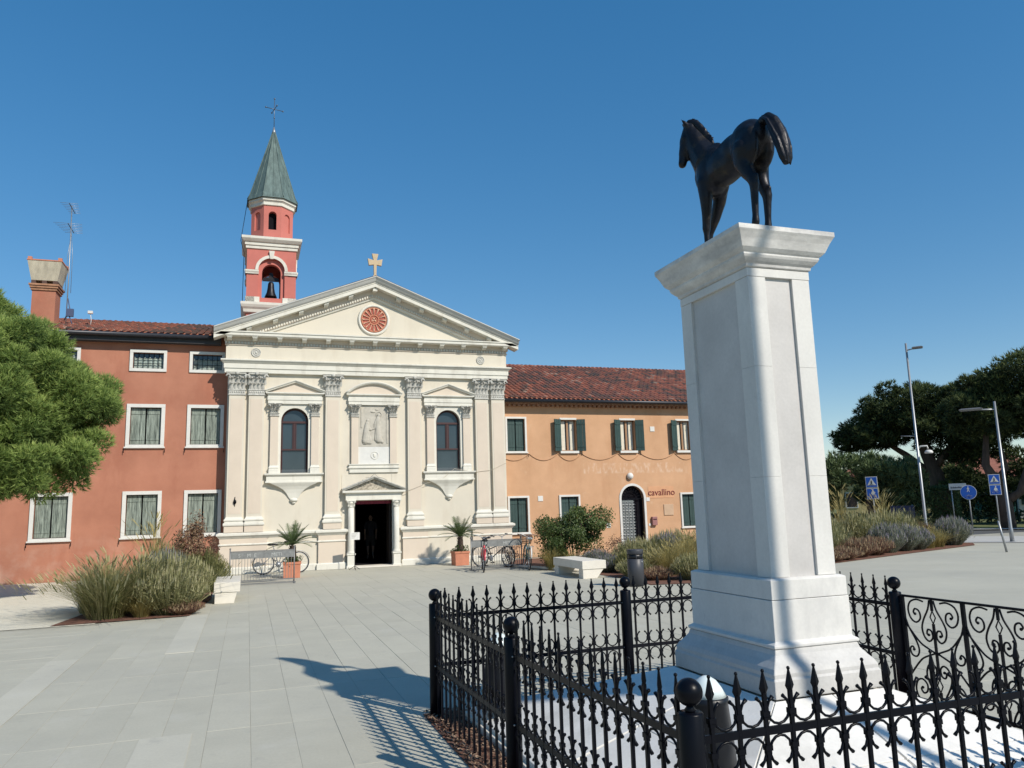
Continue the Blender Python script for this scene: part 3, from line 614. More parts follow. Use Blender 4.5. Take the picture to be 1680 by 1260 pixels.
# ------------------------------------------------------------------ roof tiles
def tiled(mb, x0, x1, y0, z0, y1, z1, bright):
    """rows of half-round tiles between the eave and the ridge"""
    L = math.hypot(y1-y0, z1-z0); sy, sz = (y1-y0)/L, (z1-z0)/L; nx = int((x1-x0)/.205); nr = int(L/.36)
    for i in range(nx):
        xc = x0+(i+.5)*(x1-x0)/nx
        for j in range(nr+1):
            t = j*.36-.03; l = .43
            if t+l > L+.1: l = L+.08-t
            if l < .08: continue
            tn = min(1, max(.02, bright(xc, t/L)+rnd.gauss(0, .24))); jx = rnd.uniform(-.008, .008); lift = rnd.uniform(0, .012); vs = []
            for e, r_ in ((0, .085), (l, .068)):
                for k in range(6):
                    a = math.pi*k/5; u = t+e; h = r_*math.sin(a)*.8+.012+(.03 if e == 0 else 0)+lift
                    vs.append((xc+jx+r_*math.cos(a), y0+sy*u-sz*h, z0+sz*u+sy*h))
            mb.add(vs, [(k, k+1, k+7, k+6) for k in range(5)], True, tn); mb.add([vs[k] for k in range(6)], [(0, 1, 2, 3, 4, 5)], False, tn*.6)
    for k in range(int((x1-x0)/.35)+1):                      # ridge
        x = x0+k*.35; vs = []
        for e in (0, .40):
            for q in range(6):
                a = math.pi*q/5; vs.append((min(x+e, x1), y1+.1*math.cos(a), z1-.01+.085*math.sin(a)+(.02 if e == 0 else 0)))
        mb.add(vs, [(q, q+1, q+7, q+6) for q in range(5)], True, min(1, max(.02, .6+rnd.gauss(0, .12))))
    return mb

# ------------------------------------------------------------------ red building
YB = 28.0
red = thing('red_building', 'three storey red plaster building with weathered green shutters left of the church', 'building', (-6, YB, 0))
def shutter_leaf(a, b, c, d, y, boards=3):
    mb = MB(); w = (b-a)/boards
    for i in range(boards): mb.box(a+i*w+.003, a+(i+1)*w-.003, y-.035+rnd.uniform(-.003, .003), y, c, d)
    for z in (c+.14*(d-c), d-.14*(d-c)): mb.box(a+.01, b-.01, y-.050, y-.032, z-.03, z+.03)
    return mb
def closed_window(bld, a, b, c, d, w, frame_mat, sh_mat, y=YB):
    """opening a..b, c..d: stone surround with two closed shutter leaves"""
    win = part(ring_frame(MB(), a, b, c, d, w, y-.045, y+.02), 'window', frame_mat, bld, bevel=.006)
    part(MB().box(a-w-.03, b+w+.03, y-.075, y+.0, c-w-.002, c-w+.045), 'sill', frame_mat, win)
    part(MB().box(a, b, y+.16, y+.18, c, d), 'backing', DARK, win)
    m = (a+b)/2
    part(shutter_leaf(a+.015, m-.02, c+.015, d-.02, y+.105), 'shutter', sh_mat, win)
    part(shutter_leaf(m+.02, b-.015, c+.015, d-.02, y+.112), 'shutter', sh_mat, win)
    for x in (a-w-.03, b+w+.03): part(MB().tube([(x, y, c-w-.04), (x, y-.07, c-w-.05), (x, y-.07, c-w-.16)], .012, 5), 'shutter_stop', IRON, win)
    return win
rops = []
for xc in (-8.48, -5.88, -3.28, -1.43):
    hw = .47
    rops += [(xc-hw, xc+hw, 1.36, 2.66, False), (xc-hw, xc+hw, 4.30, 5.54, False), (xc-hw, xc+hw, 6.86, 7.40, False)]
mb = MB(); wall_face(mb, -14, -.738, 0, 8.05, YB, .2, rops)
mb.add([(-14, YB, 0), (-14, 40, 0), (-14, 40, 8.05), (-14, 34, 9.75), (-14, YB, 8.05)], [(0, 1, 2, 3, 4)])
mb.add([(-.9, YB, 0), (-.9, 40, 0), (-.9, 40, 8.05), (-.9, 34, 9.75), (-.9, YB, 8.05)], [(0, 1, 2, 3, 4)])
part(mb, 'wall', RED, red, fixn=False)
for a, b, c, d, _ in rops:
    if c < 6: closed_window(red, a, b, c, d, .115, WHITE, GREENSH)
    else:
        win = part(ring_frame(MB(), a, b, c, d, .10, YB-.045, YB+.02), 'window', WHITE, red, bevel=.006)
        part(MB().box(a, b, YB+.12, YB+.14, c, d), 'pane', GLASS, win)
        mb = MB(); n = 22; vs = []
        for i in range(n+1):
            x = a+.03+(b-a-.06)*i/n; vs += [(x, YB+.105+.012*math.sin(i*1.9), c+.01), (x, YB+.105+.012*math.sin(i*1.9), d-.12-.06*abs(math.sin(i*.8)))]
        mb.add(vs, [(2*i, 2*i+1, 2*i+3, 2*i+2) for i in range(n)], True); part(mb, 'curtain', M('net_curtain', (.30, .36, .33), .9, var=.5, scale=9), win)
        mb = MB()
        for i in range(1, 6): x = a+(b-a)*i/6; mb.box(x-.008, x+.008, YB+.03, YB+.046, c, d)
        for z in (c+.18, c+.36): mb.box(a, b, YB+.03, YB+.046, z-.008, z+.008)
        part(mb, 'window_grille', IRON, win)
mb = MB(); mb.add([(-14.2, 27.66, 7.99), (-.92, 27.66, 7.99), (-.92, 34, 9.74), (-14.2, 34, 9.74)], [(0, 1, 2, 3)]); mb.add([(-14.2, 40.4, 7.99), (-.92, 40.4, 7.99), (-.92, 34, 9.74), (-14.2, 34, 9.74)], [(0, 1, 2, 3)])
roof = part(mb, 'roof', TERRA, red)
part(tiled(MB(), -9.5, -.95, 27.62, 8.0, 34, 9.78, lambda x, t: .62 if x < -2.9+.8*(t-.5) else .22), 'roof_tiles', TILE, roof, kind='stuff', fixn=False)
mb = MB(); mb.box(-14.2, -1.0, 27.70, 28.0, 7.72, 7.98); part(mb, 'eave_box', M('dark_eave', (.045, .045, .05), .8), red)
mb = MB(); mb.tube([(-14.2, 27.60, 7.93), (-1.15, 27.60, 7.93)], .075, 10); part(mb, 'gutter', M('dark_gutter', (.03, .032, .04), .4, metal=.3), red)
# chimney
chx, chy = -6.85, 29.9
chim = part(MB().box(chx-.36, chx+.36, chy-.36, chy+.36, 8.3, 9.78), 'chimney', RED, red)
mb = MB()
for k, z in enumerate((9.78, 9.86, 9.94)): e = .40+.03*k; mb.box(chx-e, chx+e, chy-e, chy+e, z+.001, z+.065)
part(mb, 'brick_course', M('old_brick', (.32, .17, .10), .9, var=.3, scale=8), chim)
mb = MB()
for sx in (-.33, 0, .33):
    for sy in (-.33, 0, .33):
        if sx or sy: mb.box(chx+sx-.07, chx+sx+.07, chy+sy-.07, chy+sy+.07, 10.0, 10.13)
part(mb, 'smoke_holes', M('sooty_brick', (.10, .06, .05), .95), chim)
CHP = M('weathered_chimney_plaster', (.44, .40, .31), .9, var=.25, scale=3, stretch=(2, 2, .6))
mb = MB(); mb.rects([(chx-.40, chx+.40, chy-.40, chy+.40, 10.13), (chx-.52, chx+.52, chy-.52, chy+.52, 10.76), (chx-.52, chx+.52, chy-.52, chy+.52, 10.80)]); part(mb, 'chimney_hood', CHP, chim)
mb = MB(); mb.rects([(chx-.54, chx+.54, chy-.54, chy+.54, 10.80), (chx-.54, chx+.54, chy-.54, chy+.54, 10.84)])
for sx in (-1, 1):
    for sy in (-1, 1): mb.box(chx+sx*.46-.06, chx+sx*.46+.06, chy+sy*.46-.06, chy+sy*.46+.06, 10.84, 10.93)
part(mb, 'chimney_cap', TERRA, chim)

# ------------------------------------------------------------------ orange building
oran = thing('orange_building', 'two storey orange plaster building with open green shutters right of the church', 'building', (15, YB, 0))
uw = [(9.38, 10.10, 4.02, 5.28, 'c'), (11.60, 12.28, 4.02, 5.26, 'o'), (14.20, 14.88, 4.02, 5.26, 'o'), (16.80, 17.48, 4.02, 5.26, 'o'), (19.4, 20.08, 4.02, 5.26, 'o')]
lw = [(9.40, 10.12, .95, 2.24, 'c'), (11.50, 12.24, .95, 2.24, 'c'), (16.86, 17.6, .93, 2.22, 'c'), (19.4, 20.1, .93, 2.22, 'c')]
DO = (14.10, 15.12, .05, 2.62)
mb = MB(); wall_face(mb, 9.16, 22, 0, 5.95, YB, .2, [(*w[:4], False) for w in uw+lw]+[(*DO, True)])
mb.add([(22, YB, 0), (22, 40, 0), (22, 40, 5.95), (22, 34, 8.5), (22, YB, 5.95)], [(0, 1, 2, 3, 4)])
OW = part(mb, 'wall', ORANGE, oran, fixn=False)
CURT = M('cream_curtain', (.62, .58, .48), .9, var=.1, scale=6)
for a, b, c, d, k in uw+lw:
    if k == 'c': closed_window(oran, a, b, c, d, .075, WHITE, DGREEN); continue
    win = part(MB().box(a-.02, b+.02, YB-.02, YB+.02, d+.0, d+.075), 'window', WHITE, oran)
    part(MB().box(a-.05, b+.05, YB-.09, YB+.02, c-.09, c-.0), 'sill', WHITE, win)
    part(MB().box(a, b, YB+.17, YB+.19, c, d), 'pane', GLASS, win)
    mb = MB(); fr = .045; y = YB+.12
    mb.box(a, a+fr, y, y+.05, c, d); mb.box(b-fr, b, y, y+.05, c, d); mb.box(a, b, y, y+.05, d-fr, d-.001); mb.box(a, b, y, y+.05, c+.001, c+fr); mb.box((a+b)/2-.04, (a+b)/2+.04, y-.005, y+.045, c+fr, d-fr)
    part(mb, 'frame', M('brown_window_wood', (.30, .17, .09), .6), win)
    for s_ in (0, 1):
        mb = MB(); vs = []; n = 10; x0_ = a+.05 if s_ == 0 else (a+b)/2+.12
        for i in range(n+1):
            x = x0_+.2*i/n; vs += [(x, YB+.155+.010*math.sin(i*2.1), c+.03), (x, YB+.155+.010*math.sin(i*2.1), d-.05)]
        mb.add(vs, [(2*i, 2*i+1, 2*i+3, 2*i+2) for i in range(n)], True); part(mb, 'curtain', CURT, win)
    for s_ in (-1, 1):                                     # open leaves, folded back against the wall
        x = a-.005 if s_ < 0 else b+.005; ang = R(158) if s_ < 0 else R(22)
        mb = shutter_leaf(0, .345, c-.01, d+.01, .0)
        ca, sa = math.cos(ang), -abs(math.sin(ang))*1.0
        mb.v = [(x+px*ca-(py*sa if s_ > 0 else -py*sa)*.9, YB-.03+px*sa+py, pz) for px, py, pz in mb.v]
        part(mb, 'shutter', DGREEN, win)
# arched door with iron grille
door = part(MB().prism(arch_pts(DO[0]+.003, DO[1]-.003, DO[2], DO[3]-.003), 'y', YB+.19, YB+.21), 'arched_door', DARK, oran)
cxd = (DO[0]+DO[1])/2; rd = (DO[1]-DO[0])/2; sp = DO[3]-rd
pts = [(DO[0]-.04, 0)]+[(cxd-(rd+.04)*math.cos(math.pi*i/16), sp+(rd+.04)*math.sin(math.pi*i/16)) for i in range(17)]+[(DO[1]+.04, 0)]
mb = MB(); loops = []
for i, (x, z) in enumerate(pts):
    if i in (0, len(pts)-1): nx, nz = (-1 if i == 0 else 1), 0
    else: nx, nz = (x-cxd)/(rd+.04), (z-sp)/(rd+.04)
    loops.append([(x-nx*.045, YB-.03, z-nz*.045), (x+nx*.045, YB-.03, z+nz*.045), (x+nx*.045, YB+.02, z+nz*.045), (x-nx*.045, YB+.02, z-nz*.045)])
part(mb.loft(loops), 'surround', WHITE, door)
GRL = M('pale_grille', (.42, .43, .42), .5, metal=.2, var=.15)
mb = MB(); y = YB+.10
part(MB().box(DO[0]+.06, cxd+.12, y+.03, y+.05, .1, 2.05), 'inner_door_leaf', M('grey_door_glass', (.16, .18, .18), .2), door)
for i in range(4):
    for j in range(16):
        x = DO[0]+.13+i*.155; z = .16+j*.118
        if z > 2.0: continue
        mb.tube([(x+.058*math.cos(a*.7854), y, z+.052*math.sin(a*.7854)) for a in range(8)], .010, 4, False, closed=True)
        if j % 2 == 0: mb.box(x-.07, x+.07, y-.006, y+.006, z+.054, z+.068)
part(mb, 'grille_rings', GRL, door)
mb = MB()
for x in (DO[0]+.05, cxd+.13, DO[1]-.05, cxd+.3): mb.box(x-.012, x+.012, y-.02, y+.0, .05, sp)
mb.box(DO[0], DO[1], y-.022, y+.002, sp-.03, sp+.0)
for i in range(1, 10): a = math.pi*i/10; mb.tube([(cxd+.12*math.cos(a), y-.01, sp+.12*math.sin(a)), (cxd+(rd-.01)*math.cos(a), y-.01, sp+(rd-.01)*math.sin(a))], .010, 4)
for r_ in (.12, .3): mb.tube([(cxd+r_*math.cos(math.pi*i/10), y-.01, sp+r_*math.sin(math.pi*i/10)) for i in range(11)], .010, 4)
part(mb, 'fanlight_bars', IRON, door)
mb = MB(); mb.lathe([(.10, 0), (.13, .02), (.14, .06), (.12, .11), (.05, .15), (.01, .155)], (0, 0, 0), 16)
mb.v = [(14.53+x, YB-z, 3.0+y_) for x, y_, z in mb.v]; part(mb, 'wall_lamp', WHITE, oran)
sgn = part(MB().box(15.33, 16.50, YB-.012, YB+.0, 2.10, 2.56), 'sign_board', M('sign_peach', (.58, .31, .17), .8), oran)
me = text_mesh('cavallino', .36, M('dark_red_letter', (.16, .02, .02), .6), .006); me.transform(Matrix.Translation((15.93-15, -.022, 2.21)) @ Matrix.Rotation(R(90), 4, 'X')); part(me, 'lettering', None, sgn)
part(MB().box(16.0, 16.44, YB-.03, YB, 1.40, 1.84), 'plaque', M('stone_plaque', (.50, .34, .22), .7), oran, bevel=.006)
mbx = part(MB().box(15.40, 15.62, YB-.12, YB, 1.02, 1.36), 'mailbox', M('grey_red_mailbox', (.30, .14, .13), .5), oran, bevel=.01)
part(MB().box(15.43, 15.59, YB-.126, YB-.119, 1.24, 1.27), 'slot', DARK, mbx)
mb = MB()
for x, z, s_ in ((15.30, 2.06, .075), (15.68, 4.91, .10), (10.66, 2.2, .10), (13.5, 1.08, .09), (15.32, 1.05, .045)): part(MB().box(x-s_, x+s_, YB-.018, YB, z-s_, z+s_), 'wall_tile', WHITE, oran)
mb = MB()
xs = [9.0, 10.25, 11.45, 12.45, 14.05, 15.05, 16.65, 17.7, 19.3]
for i in range(len(xs)-1):
    a, b = xs[i], xs[i+1]; sg = .26 if b-a > 1.1 else .28
    mb.tube([(a+(b-a)*t/8, YB-.02, 3.92-sg*(1-(t/4-1)**2)) for t in range(9)], .011, 5)
part(mb, 'cable', M('orange_cable', (.42, .235, .13), .7), oran)
mb = MB(); mb.add([(9.15, 27.66, 6.0), (22.2, 27.66, 6.0), (22.2, 34, 8.50), (9.15, 34, 8.50)], [(0, 1, 2, 3)]); mb.add([(9.15, 40.4, 6.0), (22.2, 40.4, 6.0), (22.2, 34, 8.50), (9.15, 34, 8.50)], [(0, 1, 2, 3)])
roof = part(mb, 'roof', TERRA, oran)
part(tiled(MB(), 9.2, 22.2, 27.60, 6.02, 34, 8.52, lambda x, t: .42+.12*math.sin(x*1.3+t*5)), 'roof_tiles', TILE, roof, kind='stuff', fixn=False)
mb = MB(); mb.box(9.15, 22.1, 27.72, 28.0, 5.84, 6.0)
for i in range(64): x = 9.2+i*.2; mb.box(x, x+.09, 27.80, 28.0, 5.76, 5.839)
part(mb, 'eave_course', M('eave_brick', (.30, .17, .11), .9, var=.25, scale=9), oran)
part(MB().tube([(9.15, 27.58, 5.95), (22.2, 27.58, 5.95)], .07, 10), 'gutter', MATS['dark_gutter'], oran)

# ------------------------------------------------------------------ bell tower
TX, TY, TW = .70, 32.0, .97
tc_ = (TX, TY+TW)
tower = thing('bell_tower', 'pink square bell tower with white cornices and green copper spire', 'tower', (TX, TY+TW, 0))
mb = MB(); mb.box(TX-TW+.02, TX+TW-.02, TY+.02, TY+2*TW-.02, 0, 10.4); part(mb, 'shaft', PINK, tower)
part(MB().rects([(TX-TW-p, TX+TW+p, TY-p, TY+2*TW+p, z) for p, z in ((.02, 9.95), (.08, 10.0), (.10, 10.12), (.16, 10.2), (.20, 10.3), (.20, 10.40), (.02, 10.44))]), 'lower_cornice', TRIM, tower)
for q in range(4):
    mt = Matrix.Translation((tc_[0], tc_[1], 0)) @ Matrix.Rotation(q*math.pi/2, 4, 'Z') @ Matrix.Translation((-tc_[0], -tc_[1], 0))
    mb = MB(); wall_face(mb, TX-TW, TX+TW, 10.44, 12.7, TY, .10, [(TX-.52, TX+.52, 10.62, 12.32, True)]); mb.xf(mt); wl = part(mb, 'belfry_wall', PINK, tower, fixn=False)
    mb = MB(); wall_face(mb, TX-.60, TX+.60, 10.44, 12.5, TY+.10, .25, [(TX-.37, TX+.37, 10.66, 12.10, True)]); part(mb.xf(mt), 'inner_wall', PINK, wl, fixn=False)
    mb = MB(); loops = []
    for i in range(17):
        a = math.pi*i/16; loops.append([(TX+r_*math.cos(a), TY-p, 11.80+r_*math.sin(a)) for r_, p in ((.52, 0), (.52, .05), (.64, .05), (.64, 0))])
    mb.loft(loops, False); part(mb.xf(mt), 'archivolt', TRIM, wl)
    mb = MB(); mb.prism([(TX-.06, 12.28), (TX+.06, 12.28), (TX+.11, 12.62), (TX-.11, 12.62)], 'y', TY-.09, TY); part(mb.xf(mt), 'keystone', TRIM, wl)
    for a, b in ((TX-TW-.05, TX-.50), (TX+.50, TX+TW+.05)): part(MB().rects([(a, b, TY-.04, TY+.3, 11.62), (a, b, TY-.06, TY+.3, 11.68), (a, b, TY-.08, TY+.3, 11.72), (a, b, TY-.08, TY+.3, 11.78)]).xf(mt), 'impost', TRIM, wl)
    for a, b in ((TX-TW-.03, TX-.45), (TX+.45, TX+TW+.03)): part(MB().box(a, b, TY-.03, TY+.32, 10.441, 10.66).xf(mt), 'pier_base', TRIM, wl)
part(MB().box(TX-TW+.1, TX+TW-.1, TY+.1, TY+2*TW-.1, 12.52, 12.7), 'belfry_ceiling', PINK, tower)
part(MB().rects([(TX-TW-p, TX+TW+p, TY-p, TY+2*TW+p, z) for p, z in ((.01, 12.68), (.05, 12.70), (.05, 12.82), (.09, 12.83), (.09, 12.95), (.14, 12.97), (.20, 13.05), (.22, 13.08), (.22, 13.18), (.02, 13.24))]), 'upper_cornice', TRIM, tower)
AP8 = .84
def octa(r, z, c=tc_): return [(c[0]+r/math.cos(math.pi/8)*math.cos(math.pi/8+k*math.pi/4), c[1]+r/math.cos(math.pi/8)*math.sin(math.pi/8+k*math.pi/4), z) for k in range(8)]
mb = MB()
hw8 = AP8*math.tan(math.pi/8)
for k in range(8):
    mt = Matrix.Translation((tc_[0], tc_[1], 0)) @ Matrix.Rotation(k*math.pi/4, 4, 'Z')
    f = MB(); wall_face(f, -hw8, hw8, 13.2, 14.72, -AP8, .06 if k % 2 else .2, [(-.16, .16, 13.62, 14.42, True)])
    if k % 2: f.prism(arch_pts(-.16, .16, 13.62, 14.42), 'y', -AP8+.06, -AP8+.07)
    f.v = [tuple(mt @ Vector(p)) for p in f.v]; mb.join(f)
drum = part(mb, 'octagonal_drum', PINK, tower, fixn=False)
for k in (0, 2, 4, 6):
    mt = Matrix.Translation((tc_[0], tc_[1], 0)) @ Matrix.Rotation(k*math.pi/4, 4, 'Z')
    part(MB().prism(arch_pts(-.16, .16, 13.62, 14.42), 'y', -AP8+.2, -AP8+.22).xf(mt), 'drum_window', DARK, drum)
part(MB().loft([octa(AP8+p, z) for p, z in ((.01, 14.66), (.05, 14.68), (.05, 14.80), (.10, 14.86), (.12, 14.87), (.12, 14.97), (.02, 15.0))]), 'drum_cornice', TRIM, tower)
sprof = [(1.03, 14.98), (1.02, 15.02), (.92, 15.25), (.75, 15.85), (.50, 16.75), (.26, 17.6), (.07, 18.3), (.03, 18.42)]
spire = part(MB().loft([octa(r_, z) for r_, z in sprof]), 'spire', COPPER, tower)
mb = MB()
for k in range(8):
    a = math.pi/8+k*math.pi/4; cc = 1/math.cos(math.pi/8)
    mb.tube([(tc_[0]+r_*cc*math.cos(a), tc_[1]+r_*cc*math.sin(a), z+.01) for r_, z in sprof[1:]], .022, 5)
    a2 = a+math.pi/8; mb.tube([(tc_[0]+r_*1.0*math.cos(a2), tc_[1]+r_*math.sin(a2), z+.01) for r_, z in sprof[1:-1]], .016, 5)
part(mb, 'standing_seams', MATS['green_copper'], spire)
mb = MB(); mb.lathe([(.10, 18.28), (.07, 18.42), (.02, 18.62)], (*tc_, 0), 8); part(mb, 'spire_cap', GALV, spire)
mb = MB(); mb.tube([(*tc_, 18.5), (*tc_, 19.95)], .018, 6)
for dx, dy in ((.36, .10), (-.1, .36)):
    mb.tube([(tc_[0]-dx, tc_[1]-dy, 19.46), (tc_[0]+dx, tc_[1]+dy, 19.46)], .016, 6)
    for s_ in (-1, 1): mb.ell((tc_[0]+s_*dx, tc_[1]+s_*dy, 19.46), .038, n=8, m=6)
mb.ell((*tc_, 19.95), .04, n=8, m=6); mb.ell((*tc_, 19.05), .035, n=8, m=6)
part(mb, 'spire_cross', M('blue_grey_iron', (.12, .16, .22), .4, metal=.5), tower)
bell = part(MB().lathe([(.0, 11.46), (.09, 11.45), (.12, 11.38), (.135, 11.2), (.17, 11.0), (.23, 10.86), (.25, 10.80), (.22, 10.81), (.12, 11.1)], (tc_[0], tc_[1]-.45, 0), 20), 'bell', BRONZE, tower)
mb = MB(); mb.prism([(tc_[0]-.33, 11.50), (tc_[0]+.33, 11.50), (tc_[0]+.30, 11.62), (tc_[0]+.1, 11.66), (tc_[0]+.06, 11.85), (tc_[0]-.06, 11.85), (tc_[0]-.1, 11.66), (tc_[0]-.30, 11.62)], 'y', tc_[1]-.51, tc_[1]-.39); part(mb, 'yoke', BRONZE, bell)
mb = MB(); mb.tube([(tc_[0], tc_[1]-.45, 11.2), (tc_[0], tc_[1]-.45, 10.82)], .018, 6); mb.ell((tc_[0], tc_[1]-.45, 10.76), .05); part(mb, 'clapper', BRONZE, bell)
mb = MB(); mb.tube([(TX-TW-.02, TY+.35, 15.0), (TX-TW-.26, TY+.3, 13.1), (TX-TW-.12, TY+.3, 12.6), (TX-TW-.14, TY+.3, 10.3)], .012, 5); part(mb, 'lightning_wire', IRON, tower)
# ------------------------------------------------------------------ monument
PCX, PCY = 3.725, 5.08
# bark bed and sloping stone platform inside the fence
bark = sheet('bark_bed', [(1.60, 2.92), (5.86, 2.92), (5.86, 7.50), (1.60, 7.50)], .008, SOIL)
BARKC = M('bark_chips', (1, 1, 1), .9, var=.3, scale=20, tone=[(.05, .03, .022), (.12, .07, .05), (.24, .14, .09), (.40, .29, .20)])
mb = MB()
for i in range(5200):
    side = rnd.random()
    if side < .55: x, y = rnd.uniform(1.60, 1.98), rnd.uniform(2.92, 7.5)
    elif side < .75: x, y = rnd.uniform(1.6, 5.86), rnd.uniform(7.15, 7.5)
    else: x, y = rnd.uniform(1.6, 5.86), rnd.uniform(2.92, 3.25)
    a = rnd.uniform(0, 6.28); l = rnd.uniform(.012, .035); w = rnd.uniform(.005, .014); z = .012+rnd.random()*.035; t = rnd.uniform(-.6, .6)
    dx, dy = math.cos(a), math.sin(a)
    mb.add([(x+dx*l, y+dy*l, z+t*l), (x-dy*w, y+dx*w, z+.006), (x-dx*l, y-dy*l, z-t*l), (x+dy*w, y-dx*w, z)], [(0, 1, 2, 3)], False, max(.02, rnd.random()))
part(mb, 'bark_chips', BARKC, bark, kind='stuff', fixn=False)
plat = thing('stone_platform', 'low sloping white stone platform around the pedestal inside the iron fence', 'platform', (PCX, PCY, 0))
OX0, OX1, OY0, OY1, OZ = 1.95, 5.50, 3.22, 7.17, .10
IX0, IX1, IY0, IY1, IZ = 3.27, 4.18, 4.44, 5.70, .605
out = [(OX0, OY0), (OX1, OY0), (OX1, OY1), (OX0, OY1)]; inn = [(IX0, IY0), (IX1, IY0), (IX1, IY1), (IX0, IY1)]
part(MB().loft([[(x, y, -.01) for x, y in out], [(x, y, OZ-.02) for x, y in out], [(x, y, IZ-.02) for x, y in inn]]), 'core', STONE, plat)
lerp = lambda a, b, t: a+(b-a)*t
for k in range(4):
    a, b, c, d = out[k], out[(k+1) % 4], inn[k], inn[(k+1) % 4]
    for u0, u1 in ((0, .5), (.5, 1)):
        for v0, v1 in ((0, .52), (.52, 1)):
            def P(u, v):
                o = (lerp(a[0], b[0], u), lerp(a[1], b[1], u)); i_ = (lerp(c[0], d[0], u), lerp(c[1], d[1], u))
                return Vector((lerp(o[0], i_[0], v), lerp(o[1], i_[1], v), lerp(OZ, IZ, v)))
            e = .004; q = [P(u0+e, v0+e*.6), P(u1-e, v0+e*.6), P(u1-e, v1-e*.6), P(u0+e, v1-e*.6)]
            part(MB().loft([[p-Vector((0, 0, .05)) for p in q], [p+Vector((0, 0, rnd.uniform(0, .002))) for p in q]]), 'platform_slab', MARBLE, plat, bevel=.004)
part(MB().rects([(OX0-.03, OX1+.03, OY0-.03, OY1+.03, 0), (OX0-.03, OX1+.03, OY0-.03, OY1+.03, OZ-.03)]), 'kerb', STONE, plat, bevel=.006)

blotch(MARBLE, (.50, .49, .45), 1.8, .52, .5); blotch(MARBLE, (.40, .39, .36), 14., .64, .4, width=.06)
ped = thing('pedestal', 'tall white marble pedestal with recessed panels and moulded cap', 'pedestal', (PCX, PCY, IZ))
HX, HY = .275, .465     # half size of the shaft
BM = M('pedestal_marble', (.60, .585, .555), .55, var=.09, scale=1.3, bump=.03, bscale=25, fine=.035, stretch=(1, 1, .5), col2=(.64, .625, .59))
blotch(BM, (.44, .43, .42), 2.2, .55, .4, (1, 1, .6)); blotch(BM, (.36, .35, .34), 9., .66, .4, (1, 1, .35), .06)
def prect(prof): return [(PCX-HX-p, PCX+HX+p, PCY-HY-p, PCY+HY+p, z) for p, z in prof]
FOOT = M('grey_foot_marble', (.50, .49, .47), .6, var=.14, scale=2.5, bump=.05, bscale=25, fine=.05)  # darker and more mottled marble than the shaft
part(MB().rects(prect([(.165, .607), (.165, .72), (.155, .735), (.155, .76), (.14, .79), (.105, .83), (.08, .865), (.07, .90)])), 'foot', FOOT, ped, bevel=.006)
part(MB().rects(prect([(.075, .902), (.08, .91), (.08, .925), (.055, .94), (.05, .945), (.05, 1.215)])), 'plinth_block', BM, ped, bevel=.004)
part(MB().rects(prect([(.045, 1.218), (.045, 1.348), (.02, 1.36)])), 'plinth_course', BM, ped, bevel=.004)
# shaft: core, corner stiles and rails leaving recessed panels
e = .022
core = part(MB().rects([(PCX-HX+e, PCX+HX-e, PCY-HY+e, PCY+HY-e, 1.355), (PCX-HX+e, PCX+HX-e, PCY-HY+e, PCY+HY-e, 3.56)]), 'shaft', M('panel_marble', (.52, .50, .48), .55, var=.12, scale=1.6, bump=.03, bscale=25, fine=.04), ped)
ZT = 3.535
for sx in (-1, 1):
    for sy in (-1, 1):
        for z0, z1 in ((1.362, 2.0605), (2.0615, 2.86), (2.861, ZT)):
            x0, x1 = sorted((PCX+sx*HX, PCX+sx*(HX-.155))); y0, y1 = sorted((PCY+sy*HY, PCY+sy*(HY-.155)))
            part(MB().box(x0, x1, y0, y1, z0, z1), 'corner_stile', BM, core, bevel=.0015)
part(MB().rects(prect([(.003, ZT+.002), (.003, 3.600), (-.05, 3.601)])), 'top_course', BM, ped, bevel=.002)
part(MB().rects(prect([(.0, 3.603), (.015, 3.61), (.018, 3.63), (.035, 3.645), (.055, 3.668), (.063, 3.685), (.063, 3.70), (.075, 3.708), (.095, 3.73), (.108, 3.76), (.12, 3.79), (.138, 3.825), (.146, 3.838), (.15, 3.845), (.15, 3.88)])), 'cap', M('weathered_marble', (.43, .42, .41), .6, var=.2, scale=3.2, bump=.05, bscale=25, fine=.05, stretch=(.7, .7, 2.2), col2=(.62, .605, .575)), ped, bevel=.003)

# ------------------------------------------------------------------ bronze horse
hb = MB(); C = hb.cap; E = hb.ell
E((0, .07, .795), (.145, .32, .175)); E((0, -.08, .845), (.135, .28, .15)); E((0, .24, .82), (.14, .18, .23)); E((0, -.26, .845), (.152, .19, .175)); E((0, -.27, .90), (.115, .165, .105))
E((0, .24, .96), (.06, .15, .10)); E((0, .37, .82), (.10, .105, .155)); E((0, 0, .885), (.09, .30, .07)); E((0, -.38, .85), (.095, .085, .11))
for s_ in (-1, 1):
    E((s_*.08, -.29, .76), (.08, .155, .18)); E((s_*.08, .26, .77), (.068, .115, .19)); E((s_*.08, -.36, .80), (.06, .085, .13))
C((0, .30, .92), (-.02, .38, 1.06), .155, .13); C((-.02, .38, 1.06), (-.055, .425, 1.19), .13, .105); C((-.055, .425, 1.19), (-.085, .44, 1.275), .105, .075)
C((-.02, .42, 1.0), (-.05, .47, 1.16), .085, .075)
C((-.09, .455, 1.265), (-.115, .475, 1.18), .066, .065); C((-.115, .475, 1.18), (-.138, .497, 1.07), .06, .047); C((-.138, .497, 1.07), (-.150, .507, .99), .042, .039)
E((-.092, .462, 1.18), (.047, .047, .075)); E((-.150, .507, .978), (.040, .038, .034)); C((-.14, .497, .975), (-.13, .488, 1.01), .025, .025)
